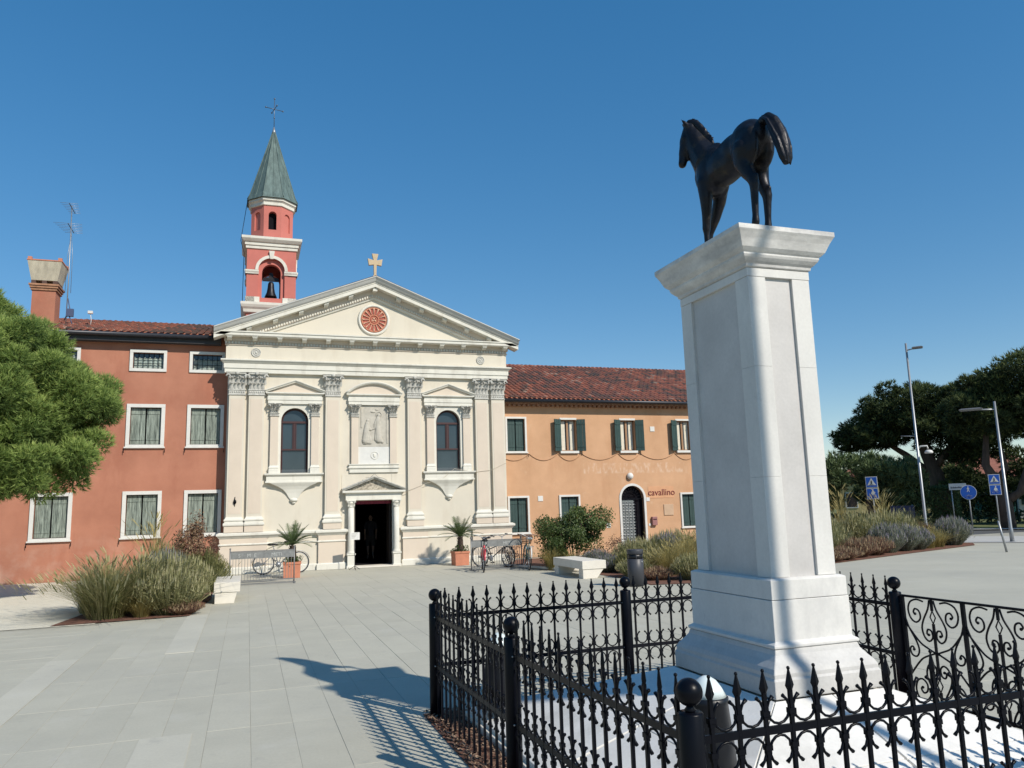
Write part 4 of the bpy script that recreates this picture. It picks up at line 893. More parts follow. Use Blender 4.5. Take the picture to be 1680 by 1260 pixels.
for s_, (ex, ey) in ((-1, (-.125, .415)), (1, (-.075, .485))):
    C((ex, ey, 1.295), (ex-.03, ey+.008, 1.335), .024, .021); C((ex-.03, ey+.008, 1.335), (ex-.06, ey+.012, 1.365), .019, .006)
    q_ = Vector((-.81, .59, 0)); n_ = Vector((-.59, -.81, 0))*(1 if s_ < 0 else -1); E(Vector((-.118, .478, 1.205))+n_*.052+q_*.02, .017, n=8, m=6); E(Vector((-.152, .509, .985))+n_*.030+q_*.026, .010, n=8, m=6)
def leg(ch):
    for (p, a), (q, b) in zip(ch, ch[1:]): C(p, q, a, b)
# fore legs
for s_, dy in ((-1, 0.), (1, .19)):
    x = s_*.085
    leg([((x, .27, .72), .08), ((x*1.05, .265+dy*.25, .58), .062), ((x*1.0, .28+dy*.55, .45), .046), ((x*.95, .30+dy, .345), .039), ((x*.95, .305+dy, .315), .039), ((x*.95, .305+dy, .27), .029), ((x*.95, .31+dy, .15), .024), ((x*.95, .312+dy, .115), .031), ((x*.95, .335+dy, .06), .026), ((x*.95, .345+dy, .04), .034)])
    hb.lathe([(.034, .05), (.046, .0)], (x*.95, .35+dy, 0), 12)
# hind legs
for s_, dy, hz in ((-1, -.05, 0.), (1, .03, -.05)):
    x = s_*.095
    leg([((x, -.28+dy*.3, .75), .10), ((x*1.04, -.255+dy*.5, .645), .08), ((x*1.02, -.28+dy*.8, .555+hz*.5), .062), ((x, -.32+dy, .48+hz), .048), ((x, -.34+dy, .43+hz), .043), ((x, -.335+dy, .37+hz), .035), ((x, -.325+dy, .18), .028), ((x, -.32+dy, .125), .034), ((x, -.30+dy, .065), .028), ((x, -.29+dy, .04), .036)])
    C((x, -.372+dy, .485+hz), (x, -.36+dy, .45+hz), .020, .022); hb.lathe([(.036, .05), (.048, .0)], (x, -.285+dy, 0), 12)
horse = thing('horse_statue', 'dark bronze statue of a standing foal with arched tail on the pedestal', 'statue', (PCX, PCY, 3.882), world=False)
horse.scale = (.92, 1, 1)
me = fused(hb, 'body', .0105, 9); me.materials.append(BRONZE); part(me, 'body', None, horse)
tb = MB()
tail = [((.0, -.38, .90), .035), ((.0, -.44, .93), .04), ((.005, -.50, .925), .045), ((.01, -.55, .87), .05), ((.015, -.585, .79), .054), ((.02, -.61, .71), .058), ((.02, -.625, .63), .056), ((.02, -.635, .555), .045), ((.02, -.64, .51), .03)]
for (p, a), (q, b) in zip(tail, tail[1:]): tb.cap(p, q, a, b)
for i in range(11):
    a = 6.283*i/11; pts = []; k0 = rnd.uniform(.9, 1.15)
    for j in range(2, 9):
        p, r_ = tail[j]; tw = a+.22*(j-2)+rnd.uniform(-.12, .12); pts.append((p[0]+math.cos(tw)*r_*1.05*k0, p[1]+math.sin(tw)*r_*.75*k0, p[2]+math.sin(tw)*r_*.5+rnd.uniform(-.012, .012)-(.03*rnd.random() if j == 8 else 0)))
    tb.tube(pts, [.010, .014, .017, .018, .016, .013, .005], 5)
me = fused(tb, 'tail', .006, 1); me.materials.append(BRONZE); part(me, 'tail', None, horse)
mb = MB()
mane = [((-.095, .43, 1.345), .03), ((-.06, .385, 1.32), .036), ((-.04, .35, 1.265), .037), ((-.02, .315, 1.20), .034), ((.0, .275, 1.125), .03), ((.0, .235, 1.07), .02)]
for (p, a), (q, b) in zip(mane, mane[1:]):
    mb.cap(p, q, a, b)
    for k in range(5):
        t = k/5; c = Vector(p).lerp(Vector(q), t); o = Vector((rnd.uniform(-.01, .01), -.028, .022)); mb.cap(c, c+o+Vector((0, rnd.uniform(-.008, .008), rnd.uniform(-.012, .006))), .014, .007, 6)
    for sx in (-1, 1):
        c = Vector(p).lerp(Vector(q), .5); mb.cap(c, c+Vector((sx*.055, .025, -.06)), .02, .010, 6)
me = fused(mb, 'mane', .0085, 2); me.materials.append(BRONZE); part(me, 'mane', None, horse)

# ------------------------------------------------------------------ iron fence
FX0, FX1, FY0, FY1 = 1.73, 5.72, 3.03, 7.38
def bar_mesh():
    mb = MB(); r = .0085
    mb.rects([(-r, r, -r, r, .01), (-r, r, -r, r, 1.06)])
    mb.loft([[(w*math.cos(a*math.pi/2), d*math.sin(a*math.pi/2), z) for a in range(4)] for w, d, z in ((.010, .010, 1.05), (.024, .012, 1.078), (.013, .009, 1.118), (.005, .005, 1.148))])
    mb.ell((0, 0, 1.152), .009, n=6, m=4)
    for z in (.972, .832, .532, .392):
        mb.rects([(-.017, .017, -.014, .014, z-.011), (-.017, .017, -.014, .014, z+.011)])
        mb.rects([(-.013, .013, -.011, .011, z-.026), (-.013, .013, -.011, .011, z-.013)])
    return mb.mesh('bar', IRON)
BAR = bar_mesh()
def ring_mesh(s_, flip):
    mb = MB(); a = s_/2-.011; b = .062; zc = .0
    pts = []; rr = []
    for k in range(13):
        t = -math.pi/2+(k/12-.5)*R(305); pts.append((a*math.cos(t), 0, (b*math.sin(t)+b)*flip)); rr.append(.0065 if 0 < k < 12 else .010)
    mb.tube(pts, rr, 5)
    return mb.mesh('ring', IRON)
RINGS = {}
def fence_panel(p, q, label, n=None):
    p, q = Vector(p), Vector(q); d = q-p; L = d.length; rz = math.atan2(d.y, d.x)
    t = thing('iron_fence', label, 'fence', (p.x, p.y, 0), rz, 'iron fence panels around the monument', world=False)
    a, b = .075, L-.075; n = n or max(2, round((b-a)/.137)); sp_ = (b-a-.05)/(n-1); key = round(sp_, 4)
    if key not in RINGS: RINGS[key] = (ring_mesh(sp_, 1), ring_mesh(sp_, -1))
    for z in (.90, .46): part(MB().box(.03, L-.03, -.007, .007, z-.017, z+.017), 'rail', IRON, t)
    for i in range(n):
        o = part(BAR, 'bar', None, t); o.location = (a+.025+i*sp_, 0, 0); o.rotation_euler = (0, 0, rnd.uniform(-.05, .05))
        if i < n-1:
            for z, k in ((.9235, 0), (.8765, 1), (.4835, 0), (.4365, 1)):
                o = part(RINGS[key][k], 'ring', None, t); o.location = (a+.025+(i+.5)*sp_, 0, z)
    for x in (.045, L-.045):
        mb = MB()
        for z in (.90, .46): mb.ell((x, -.012, z), .011, n=8, m=5); mb.ell((x, .012, z), .011, n=8, m=5)
        part(mb, 'bolt', GALV, t)
    return t
def fence_post(x, y, label):
    t = thing('fence_post', label, 'fence post', (x, y, 0), 0, 'black iron fence posts with ball tops', world=False)
    part(MB().lathe([(.055, -.01), (.055, 1.012), (.05, 1.02), (.012, 1.021)], n=28), 'shaft', IRON, t)
    part(MB().lathe([(.02, 1.02), (.026, 1.028), (.016, 1.04), (.016, 1.05)], n=16), 'neck', IRON, t)
    part(MB().ell((0, 0, 1.10), .058, n=28, m=18), 'ball', IRON, t)
    return t
fence_post(1.70, FY1, 'ball-topped black fence post, leftmost of the monument enclosure')
fence_post(1.735, 5.21, 'ball-topped black post midway along the left side of the enclosure')
fence_post(1.80, FY0, 'nearest ball-topped black post at the front corner of the enclosure')
fence_post(FX0+1.98, FY1, 'ball-topped black post in the back fence in front of the grey bin')
fence_post(FX1, FY1, 'black post hidden behind the pedestal at the back corner')
fence_post(FX1, 5.85, 'ball-topped black post right of the pedestal where the scroll gate hangs')
fence_post(FX1, FY0, 'ball-topped black post at the right front corner beyond the picture edge')
fence_panel((1.735, 5.21), (1.70, FY1), 'black spear-topped iron panel on the left side, farther from the viewer')
fence_panel((1.80, FY0), (1.735, 5.21), 'black spear-topped iron panel on the left side, running to the nearest post')
fence_panel((1.70, FY1), (FX0+1.98, FY1), 'black spear-topped iron panel at the back, left of its middle post')
fence_panel((FX0+1.98, FY1), (FX1, FY1), 'black spear-topped iron panel at the back, disappearing behind the pedestal')
fence_panel((FX1, 5.85), (FX1, FY1), 'short black spear-topped iron panel right of the pedestal beside the scroll gate')
fence_panel((1.80, FY0), (FX1, FY0), 'long black spear-topped iron panel across the front, nearest the viewer')
# scroll gate
gate = thing('iron_gate', 'black wrought iron gate with scrolls and diamonds right of the pedestal', 'gate', (FX1, 5.77, 0), R(-90), world=False)
def smooth_path(p, k=4):
    out_ = []; n = len(p)
    for i in range(n-1):
        q0, q1, q2, q3 = (Vector(p[max(0, min(n-1, j))]) for j in (i-1, i, i+1, i+2))
        for t in range(k):
            t /= k; out_.append(.5*((2*q1)+(q2-q0)*t+(2*q0-5*q1+4*q2-q3)*t*t+(3*q1-q0-3*q2+q3)*t**3))
    return [(v[0], 0, v[1]) for v in out_+[Vector(p[-1])]]
def iron_scroll(pts, eye):
    mb = MB(); q = smooth_path([(a, b, 0) for a, b in pts], 3); mb.tube(q, .0085, 5); mb.ell((eye[0], 0, eye[1]), .013, n=8, m=5); return mb.mesh('scroll', IRON)
S1 = iron_scroll([(.09, .962), (.16, .975), (.235, .945), (.264, .875), (.24, .80), (.185, .773), (.137, .81), (.142, .87), (.183, .892), (.207, .862), (.192, .842)], (.19, .846))
S2 = iron_scroll([(.022, .98), (.045, .90), (.10, .81), (.128, .73), (.108, .655), (.062, .625), (.022, .66), (.030, .715), (.066, .725), (.080, .69), (.062, .675)], (.061, .68))
S3 = iron_scroll([(.304, .80), (.275, .72), (.208, .61), (.185, .53), (.215, .475), (.268, .482), (.285, .53), (.255, .556), (.236, .53)], (.242, .53))
S4 = iron_scroll([(.300, .75), (.25, .69), (.19, .625), (.14, .585), (.06, .55), (.01, .53)], (.01, .53))
part(MB().box(0, 2.6, -.008, .008, .985, 1.005), 'top_rail', IRON, gate); part(MB().box(0, 2.6, -.012, .012, .09, .12), 'bottom_rail', IRON, gate)
for i in range(5): part(MB().box(.0+i*.64-.016, .0+i*.64+.016, -.012, .012, .06, 1.0), 'stile', IRON, gate)
for i in range(4):
    cx = .32+i*.64
    mb = MB(); mb.box(cx-.010, cx+.010, -.008, .008, .12, .205); mb.box(cx-.010, cx+.010, -.008, .008, .31, .78); mb.box(cx-.010, cx+.010, -.008, .008, .89, .985)
    for z in (.26, .835): mb.tube([(cx, 0, z-.055), (cx+.028, 0, z), (cx, 0, z+.055), (cx-.028, 0, z)], .008, 4, False, closed=True)
    part(mb, 'centre_bar', IRON, gate)
    for me in (S1, S2, S3, S4):
        for sx in (-1, 1):
            for sz in (1, -1):
                if me is S3 and sz < 0: continue
                o = part(me, 'scroll', None, gate); o.location = (cx, 0, 0 if sz > 0 else 1.06); o.scale = (sx, 1, sz)
for z in (.92, .2):
    mb = MB(); mb.tube([(-.08, 0, z), (0, 0, z)], .012, 8); part(mb, 'hinge', IRON, gate)
# floodlights in the corners of the platform
def flood(x, y, z, label, rz):
    t = thing('garden_floodlight', label, 'floodlight', (x, y, z), rz, 'floodlights aimed at the statue', world=False)
    part(MB().lathe([(.19, 0), (.19, .02), (.17, .035), (.10, .045)], n=28), 'base_plate', BLACKPL, t)
    part(MB().lathe([(.15, .045), (.135, .25), (.115, .46), (.118, .47), (.118, .50), (.105, .505)], n=28), 'body', BLACKPL, t)
    part(MB().lathe([(.108, .505), (.085, .55), (.055, .59), (.02, .612), (.004, .615)], n=28), 'lens', M('frosted_lens', (.62, .70, .70), .25, var=.05), t)
    mb = MB(); mb.tube([(-.12, -.03, .1), (-.19, -.04, .06), (-.24, -.05, .0)], .012, 6); part(mb, 'cable', IRON, t)
flood(2.51, 4.03, .30, 'black floodlight with pale domed lens behind the nearest fence post', .5)
flood(2.12, 6.72, .20, 'black floodlight standing behind the left fence near its far end', 2.)
# ------------------------------------------------------------------ planting
def blades(n, h, spread, w, droop, seed, plume=0, tone=(.1, 1.)):
    r_ = random.Random(seed); mb = MB()
    for i in range(n):
        a = r_.uniform(0, 6.283); lean = abs(r_.gauss(0, .5))*spread; hh = h*r_.uniform(.6, 1.05); br = r_.uniform(0, .2)*spread*1.3
        bx, by = br*math.cos(a), br*math.sin(a); dx, dy = math.cos(a), math.sin(a); px, py = -dy, dx; vs = []
        for t in (0, .35, .7, 1.):
            out_ = lean*(t**1.6)+droop*hh*.5*t**3*min(1, lean*2/max(.01, spread)); z = hh*(t-droop*.45*t**3*min(1, lean*2/max(.01, spread))); ww = w*(1-t*.8)
            vs += [(bx+dx*out_-px*ww, by+dy*out_-py*ww, z), (bx+dx*out_+px*ww, by+dy*out_+py*ww, z)]
        tn = r_.uniform(*tone); mb.add(vs, [(2*k, 2*k+1, 2*k+3, 2*k+2) for k in range(3)], True, tn)
        if plume and r_.random() < plume:
            x, y, z = (vs[-1][0]+vs[-2][0])/2, (vs[-1][1]+vs[-2][1])/2, vs[-1][2]; l = h*.16
            q = Vector((dx*.5, dy*.5, .4)).normalized()*l
            mb.add([(x-px*w*1.6, y-py*w*1.6, z-.01), (x+px*w*1.6, y+py*w*1.6, z-.01), (x+q.x*.6+px*w*1.8, y+q.y*.6+py*w*1.8, z+q.z*.6), (x+q.x, y+q.y, z+q.z), (x+q.x*.6-px*w*1.8, y+q.y*.6-py*w*1.8, z+q.z*.6)], [(0, 1, 2, 3, 4)], False, min(1, tn+.3))
    return mb
def spiky(n, h, rad, seed, tone=(.05, .75), head=1.0):
    """rounded bush of thin upright stems with flower heads"""
    r_ = random.Random(seed); mb = MB()
    for i in range(n):
        a = r_.uniform(0, 6.283); rr = rad*math.sqrt(r_.random()); top = h*math.sqrt(max(.05, 1-(rr/rad)**2*.75))*r_.uniform(.75, 1.1)
        x0, y0 = rr*.45*math.cos(a), rr*.45*math.sin(a); x1, y1 = rr*math.cos(a)*1.1, rr*math.sin(a)*1.1
        f = r_.uniform(0, 3.14); px, py = math.cos(f)*.005, math.sin(f)*.005; tn = r_.uniform(*tone)
        mb.add([(x0-px, y0-py, 0), (x0+px, y0+py, 0), (x1+px, y1+py, top), (x1-px, y1-py, top)], [(0, 1, 2, 3)], False, tn)
        for k in range(4):                                 # leaves along the stem
            t = r_.uniform(.25, .95); lx, ly, lz = lerp(x0, x1, t), lerp(y0, y1, t), top*t; g_ = r_.uniform(0, 6.28); l = r_.uniform(.03, .07)
            mb.add([(lx, ly, lz), (lx+l*math.cos(g_)-.012*math.sin(g_), ly+l*math.sin(g_)+.012*math.cos(g_), lz+.02), (lx+1.5*l*math.cos(g_), ly+1.5*l*math.sin(g_), lz+l*.7)], [(0, 1, 2)], False, min(1, max(.02, tn+r_.uniform(-.2, .2))))
        if r_.random() < head:
            mb.add([(x1-px*2.2, y1-py*2.2, top-.02), (x1+px*2.2, y1+py*2.2, top-.02), (x1, y1, top+.07)], [(0, 1, 2)], False, min(1, tn+.3))
    return mb
def leafy(n, rx, ry, rz_, seed, size=.05, zc=None, shell=.55):
    """a shrub crown of single leaves in uneven clumps"""
    r_ = random.Random(seed); mb = MB(); zc = rz_ if zc is None else zc
    cl = []
    for i in range(26):
        v = Vector((r_.gauss(0, 1), r_.gauss(0, 1), r_.gauss(0, 1))).normalized()*r_.uniform(.35, .95); cl.append((v, r_.uniform(.18, .42), r_.uniform(-.15, .15)))
    for i in range(n):
        c, s_, tt = r_.choice(cl); v = c+Vector((r_.gauss(0, 1), r_.gauss(0, 1), r_.gauss(0, 1))).normalized()*s_*r_.uniform(shell, 1.05)
        p = Vector((v.x*rx, v.y*ry, max(.02, zc+v.z*rz_)))
        d = (v.normalized()+Vector((r_.gauss(0, .6), r_.gauss(0, .6), r_.gauss(0, .6)))).normalized(); u = d.orthogonal().normalized(); u = Matrix.Rotation(r_.uniform(0, 6.28), 3, d) @ u; w = d.cross(u)
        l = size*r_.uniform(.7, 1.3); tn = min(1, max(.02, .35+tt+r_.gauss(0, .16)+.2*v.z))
        mb.add([p, p+u*l*.5+w*l*.28, p+u*l+d*l*.15, p+u*l*.5-w*l*.28], [(0, 1, 2, 3)], False, tn)
    return mb
def stems(n, rx, ry, h, seed, mat_r=.012):
    r_ = random.Random(seed); mb = MB()
    for i in range(n):
        a = r_.uniform(0, 6.28); x, y = rx*.7*r_.random()*math.cos(a), ry*.7*r_.random()*math.sin(a)
        mb.tube([(x*.15, y*.15, 0), (x*.55, y*.55, h*.45), (x, y, h*r_.uniform(.7, 1))], [mat_r*1.4, mat_r, mat_r*.4], 5)
    return mb
# soil of the two planting beds
sheet('planting_bed', [(-3.35, 16.42), (-1.02, 16.6), (-.75, 19.5), (-.80, 23.2), (-1.05, 26.6), (-2.45, 26.6), (-2.70, 21.0)], .016, SOIL)
sheet('planting_bed', [(7.9, 24.3), (8.75, 21.7), (9.15, 21.0), (9.20, 18.2), (9.0, 16.55), (10.4, 16.2), (13.2, 17.2), (16.4, 18.85), (21.1, 20.55), (25.6, 22.1), (27.0, 23.4), (26.0, 25.0), (21.0, 26.6), (14.9, 27.3), (9.4, 27.3)], .012, SOIL)
single(MB().tube([(9.1, 21.0, .05), (8.8, 21.7, .05), (7.95, 24.25, .05)], .05, 6), 'bed_kerb', STONE, 'low pale stone edging beside the teal bicycle at the planting bed', 'kerb')
KINDS = {
 'plume': ([blades(1100, 1.08, 1.15, .0065, .8, 1, .22, (.05, .85)), blades(1000, 1.05, 1.2, .0065, .85, 2, .2, (.05, .9))], GRASS, 'fountain_grass', 'fountain grass'),
 'gold': ([blades(620, .8, .8, .006, .7, 3, .15, (.05, 1.)), blades(620, .85, .75, .006, .65, 4, .15, (.05, 1.))], GRASSY, 'yellow_grass', 'grass'),
 'tall': ([blades(120, 1.5, .4, .006, .3, 5, .6, (.3, 1.))], GRASSY, 'feather_grass', 'grass'),
 'sage': ([spiky(900, .75, .62, 6, (.02, .75), .5), spiky(900, .7, .66, 7, (.02, .8), .5)], SAGE, 'sage_bush', 'bush'),
 'lav': ([spiky(800, .62, .52, 8, (.02, .72), .7), spiky(800, .66, .5, 9, (.02, .72), .7)], LAV, 'lavender_bush', 'bush'),
 'rust': ([spiky(800, .42, .6, 10, (.05, .8), .6), spiky(760, .40, .6, 12, (.05, .85), .6)], RUSSET, 'russet_bush', 'bush'),
 'green': ([blades(700, .8, .8, .007, .65, 13, .08, (.02, .5)), spiky(800, .8, .55, 14, (.01, .4), .3)], GRASS, 'green_tussock', 'plant'),
}
KM = {k: [m.mesh('foliage', v[1], fixn=False) for m in v[0]] for k, v in KINDS.items()}
def plant(kind, x, y, s_, label, group, sz=1.):
    ms, mat, name, cat = KM[kind], *KINDS[kind][1:]
    o = single(rnd.choice(ms), name, None, label, cat, (x, y, .012), group=group); o.rotation_euler = (0, 0, rnd.uniform(0, 6.28)); o.scale = (s_, s_, s_*sz)
GL = 'plants in the bed by the red building'
for k, x, y, s_, lab, sz in (
 ('plume', -2.55, 17.15, 1.1, 'arching green fountain grass at the front left of the left bed', 1.1),
 ('plume', -2.05, 17.9, 1.15, 'taller fountain grass just behind the front clump of the left bed', 1.02),
 ('plume', -2.95, 18.4, .95, 'fountain grass at the gravel side of the left bed', 1.05),
 ('gold', -1.9, 16.95, .75, 'short yellowing grass at the front middle of the left bed', .7),
 ('sage', -1.42, 17.2, 1.1, 'grey green rounded bush at the front right of the left bed', 1.0),
 ('sage', -1.45, 18.2, 1.25, 'pale seed-headed bush in the middle of the left bed', 1.15),
 ('rust', -1.15, 16.95, .6, 'low brownish plant at the right front edge of the left bed', 1.1),
 ('green', -1.15, 19.4, 1.05, 'fresh green plant beside the left stone bench', 1.2),
 ('lav', -1.75, 19.6, 1.2, 'lavender toned bush behind the middle of the left bed', 1.35),
 ('tall', -2.1, 20.6, 1.1, 'tall straw coloured feather grass against the red wall', 1.15),
 ('green', -1.0, 21.4, 1.1, 'green bush at the back of the left bed near the church', 1.15),
 ('sage', -1.9, 21.6, 1.1, 'grey bush at the back left of the left bed', 1.5),
 ('green', -1.2, 23.6, 1.0, 'last green plant of the left bed before the bicycle rack', 1.)):
    plant(k, x, y, s_, lab, GL, sz)
def shrub(x, y, rx, ry, rz_, n, seed, name, label, cat, mat=LEAF, size=.07, group=None):
    t = thing(name, label, cat, (x, y, 0), 0, group, world=False)
    part(leafy(n, rx, ry, rz_, seed, size), 'crown', mat, t, fixn=False); part(stems(9, rx, ry, rz_*1.5, seed), 'stem', BARK, t)
    return t
shrub(-1.35, 21.6, .62, .55, .90, 5200, 21, 'photinia_shrub', 'dark reddish leafy shrub behind the left bed in front of the red wall', 'shrub', RUSSET, .06)
shrub(9.68, 22.6, 1.42, 1.15, 1.06, 17000, 22, 'leafy_shrub', 'large dark green leafy shrub in front of the orange building', 'shrub', LEAF, .075)
shrub(10.9, 21.8, .5, .45, .55, 1100, 23, 'rose_shrub', 'small dark reddish shrub right of the big green shrub', 'shrub', RUSSET, .05)
shrub(8.35, 24.9, .5, .4, .45, 800, 24, 'flowering_shrub', 'low dark shrub behind the right bicycle rack', 'shrub', RUSSET, .05)
GR = 'plants in the bed by the orange building'
for k, x, y, s_, lab, sz in (
 ('gold', 8.75, 22.1, .95, 'yellow arching grass at the left end of the right bed beside the teal bicycle', 1.),
 ('gold', 9.15, 21.5, .75, 'small yellow grass between the big shrub and the stone bench', .9),
 ('lav', 9.85, 21.3, .9, 'grey leaved bush behind the right stone bench', 1.),
 ('lav', 9.7, 20.3, .8, 'low grey bush directly right of the right stone bench', .9),
 ('green', 10.15, 19.7, .85, 'green plant between the right bench and the bin', .9),
 ('sage', 9.65, 18.6, .75, 'grey green bush left of the grey bin', .85),
 ('rust', 9.75, 17.6, .8, 'dark low plant at the foot of the grey bin', .9),
 ('sage', 10.9, 20.8, 1.05, 'pale bush behind the grey bin', 1.15),
 ('green', 11.9, 21.6, 1.1, 'green clump below the arched door', 1.1),
 ('lav', 12.9, 22.6, 1.2, 'lavender haze below the arched door', 1.15),
 ('sage', 13.6, 23.4, 1.2, 'pale bush below the plaque of the orange building', 1.1),
 ('gold', 10.6, 18.4, .95, 'straw coloured grass right of the grey bin', 1.05),
 ('gold', 11.4, 19.0, 1.0, 'straw coloured grass behind the back fence left of the pedestal', 1.1),
 ('sage', 10.5, 17.1, .85, 'silvery bush at the front edge right of the grey bin', .95),
 ('sage', 11.3, 17.3, .95, 'silvery bush at the front edge just left of the pedestal', .95),
 ('sage', 12.1, 17.9, .95, 'silvery bush at the front edge partly behind the pedestal', .95),
 ('gold', 12.3, 20.2, 1.1, 'tall straw grass left of the pedestal below the orange wall', 1.1),
 ('green', 13.6, 21.3, 1.2, 'fresh green clump just left of the pedestal', 1.25),
 ('gold', 13.2, 19.3, 1.0, 'straw grass partly hidden by the pedestal', 1.0),
 ('lav', 14.6, 22.4, 1.2, 'grey bush mostly hidden behind the pedestal', 1.1),
 ('rust', 17.4, 19.75, 1.0, 'dark red low plant at the front right of the pedestal', .9),
 ('rust', 16.6, 19.4, .9, 'dark red low plant touching the right edge of the pedestal', .8),
 ('rust', 18.4, 20.3, 1.15, 'russet brown bush in front of the dark bollard bin', 1.2),
 ('rust', 19.5, 20.7, 1.1, 'tan brown bush right of the first russet bush', 1.2),
 ('sage', 17.6, 21.0, 1.3, 'pale green bush right of the pedestal', 1.1),
 ('sage', 18.8, 22.3, 1.5, 'large pale green bush behind the dark bollard bin', 1.15),
 ('lav', 20.6, 21.2, 1.2, 'bluish lavender bush right of the dark bollard bin', 1.15),
 ('lav', 21.6, 21.5, 1.2, 'second bluish lavender bush in the right bed', 1.1),
 ('lav', 22.4, 21.7, 1.1, 'third bluish lavender bush next to the yellow grass', 1.1),
 ('gold', 23.2, 21.95, 1.05, 'bright yellow grass in the right bed', .95),
 ('gold', 24.0, 22.25, 1.0, 'second bright yellow grass near the end of the right bed', .9),
 ('lav', 25.2, 22.7, 1.25, 'lavender bush at the tip of the right bed', 1.15),
 ('lav', 26.0, 23.4, 1.3, 'violet lavender bush by the round blue sign', 1.2),
 ('sage', 21.3, 23.2, 1.6, 'tall pale bush in the middle of the right bed', 1.1),
 ('sage', 22.9, 23.4, 1.6, 'tall green grey bush below the tall lamp', 1.1),
 ('green', 24.3, 23.9, 1.5, 'fresh green clump behind the yellow grasses', 1.2),
 ('rust', 25.1, 24.2, 1.3, 'brown seed heads near the end of the right bed', 1.5),
 ('tall', 19.8, 24.0, 1.2, 'tall thin grass spikes behind the pale bushes', 1.1),
 ('tall', 22.0, 24.8, 1.3, 'tall thin grass spikes left of the tall lamp', 1.15),
 ('tall', 24.2, 25.0, 1.3, 'tall thin grass spikes right of the tall lamp', 1.05),
 ('sage', 20.0, 25.2, 1.5, 'pale bush at the back of the right bed', 1.0)):
    plant(k, x, y, s_, lab, GR, sz)

# ------------------------------------------------------------------ trees
def tufts(n, blobs, seed, ln, w, k=6, shell=.72, hang=0.):
    """needle tufts spread over the outer part of uneven crown lobes"""
    r_ = random.Random(seed); mb = MB(); tot = [b[1][0]*b[1][1]+b[1][0]*b[1][2] for b in blobs]
    for i in range(n):
        c, rad = r_.choices(blobs, tot)[0][:2]
        v = Vector((r_.gauss(0, 1), r_.gauss(0, 1), r_.gauss(0, 1))).normalized(); q = r_.uniform(shell, 1.03)
        if r_.random() < .12: q = r_.uniform(.3, shell)
        p = Vector(c)+Vector((v.x*rad[0], v.y*rad[1], v.z*rad[2]))*q
        tn = min(1, max(.02, .42+.22*v.z+r_.gauss(0, .18))); ax = (v+Vector((0, 0, .7-hang))).normalized()  # sunlit crown tops put into the tone, lighter on upper tufts
        for j in range(k):
            d = (ax+Vector((r_.gauss(0, .55), r_.gauss(0, .55), r_.gauss(0, .55)))).normalized(); s_ = d.orthogonal().normalized(); s_ = Matrix.Rotation(r_.uniform(0, 6.28), 3, d) @ s_
            l = ln*r_.uniform(.7, 1.2)
            mb.add([p-s_*w, p+s_*w, p+d*l], [(0, 1, 2)], False, min(1, max(.02, tn+r_.uniform(-.12, .12))))
    return mb
# near stone pine at the left edge
pine = thing('pine_tree', 'bright green round-crowned pine at the left edge in front of the red building', 'tree', (-6.25, 21.6, 0), 0, world=False)
pine.scale = (1.13, 1.13, 1.13)
r_ = random.Random(5); blobs = []
base = [((-.2, 0, 4.3), (2.0, 2.1, 1.9)), ((.8, -.5, 5.05), (1.3, 1.3, 1.0)), ((-.6, -.3, 6.0), (1.5, 1.4, .95)), ((1.6, -.4, 3.75), (1.15, 1.1, .95)), ((1.95, -.3, 4.25), (.85, .9, .7)), ((1.2, -.9, 2.95), (1.2, 1.1, .8)), ((.1, -1.3, 2.95), (1.4, 1.2, .95)), ((-1.5, -.6, 4.2), (1.5, 1.3, 1.4)), ((.4, -1.5, 4.4), (1.1, 1.0, 1.0)), ((-1.2, -1., 3.0), (1.3, 1.1, .95))]
lumps = []
for c, rad in base:
    for i in range(30):                                     # rounded cushions of foliage on every bough
        v = Vector((r_.gauss(0, 1), r_.gauss(0, 1), r_.gauss(0, 1))).normalized(); q = r_.uniform(.62, .92); s_ = r_.uniform(.26, .44)
        lumps.append((Vector((c[0]+v.x*rad[0]*q, c[1]+v.y*rad[1]*q, c[2]+v.z*rad[2]*q)), s_, r_.uniform(-.12, .12)))
mb = MB()
for c, s_, tt in lumps:
    for i in range(int(400*s_*s_/.12)):
        v = Vector((r_.gauss(0, 1), r_.gauss(0, 1), r_.gauss(.25, 1))).normalized(); q = r_.uniform(.55, 1.0) if r_.random() < .8 else r_.uniform(.1, .5)
        p = c+Vector((v.x*s_*1.1, v.y*s_*1.1, v.z*s_*.9))*q; tn = min(1, max(.02, .30+tt+.20*v.z+.22*(q-.6)+r_.gauss(0, .10))); ax = (v*1.2+Vector((0, 0, .5))).normalized()  # tone lightens upward and outward: shade between cushions put into the colour
        for j in range(5):
            d = (ax+Vector((r_.gauss(0, .42), r_.gauss(0, .42), r_.gauss(0, .42)))).normalized(); w_ = d.orthogonal().normalized(); w_ = (Matrix.Rotation(r_.uniform(0, 6.28), 3, d) @ w_)*.0100
            mb.add([p-w_, p+w_, p+d*r_.uniform(.09, .15)], [(0, 1, 2)], False, min(1, max(.02, tn+r_.uniform(-.1, .1))))
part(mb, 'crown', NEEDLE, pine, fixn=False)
mb = MB(); mb.tube([(.42, 0, -.05), (.40, 0, 1.0), (.35, .05, 2.2), (.2, 0, 3.4), (.1, 0, 5.)], [.17, .14, .13, .12, .07], 12)
part(mb, 'trunk', BARK, pine)
for i in range(9):
    a = i*.7; z = 2.3+i*.33; l = 1.7-.08*i
    part(MB().tube([(.3, 0, z), (l*.5*math.cos(a), l*.5*math.sin(a), z+.35), (l*math.cos(a), l*math.sin(a), z+.8)], [.07, .05, .02], 7), 'branch', BARK, pine)
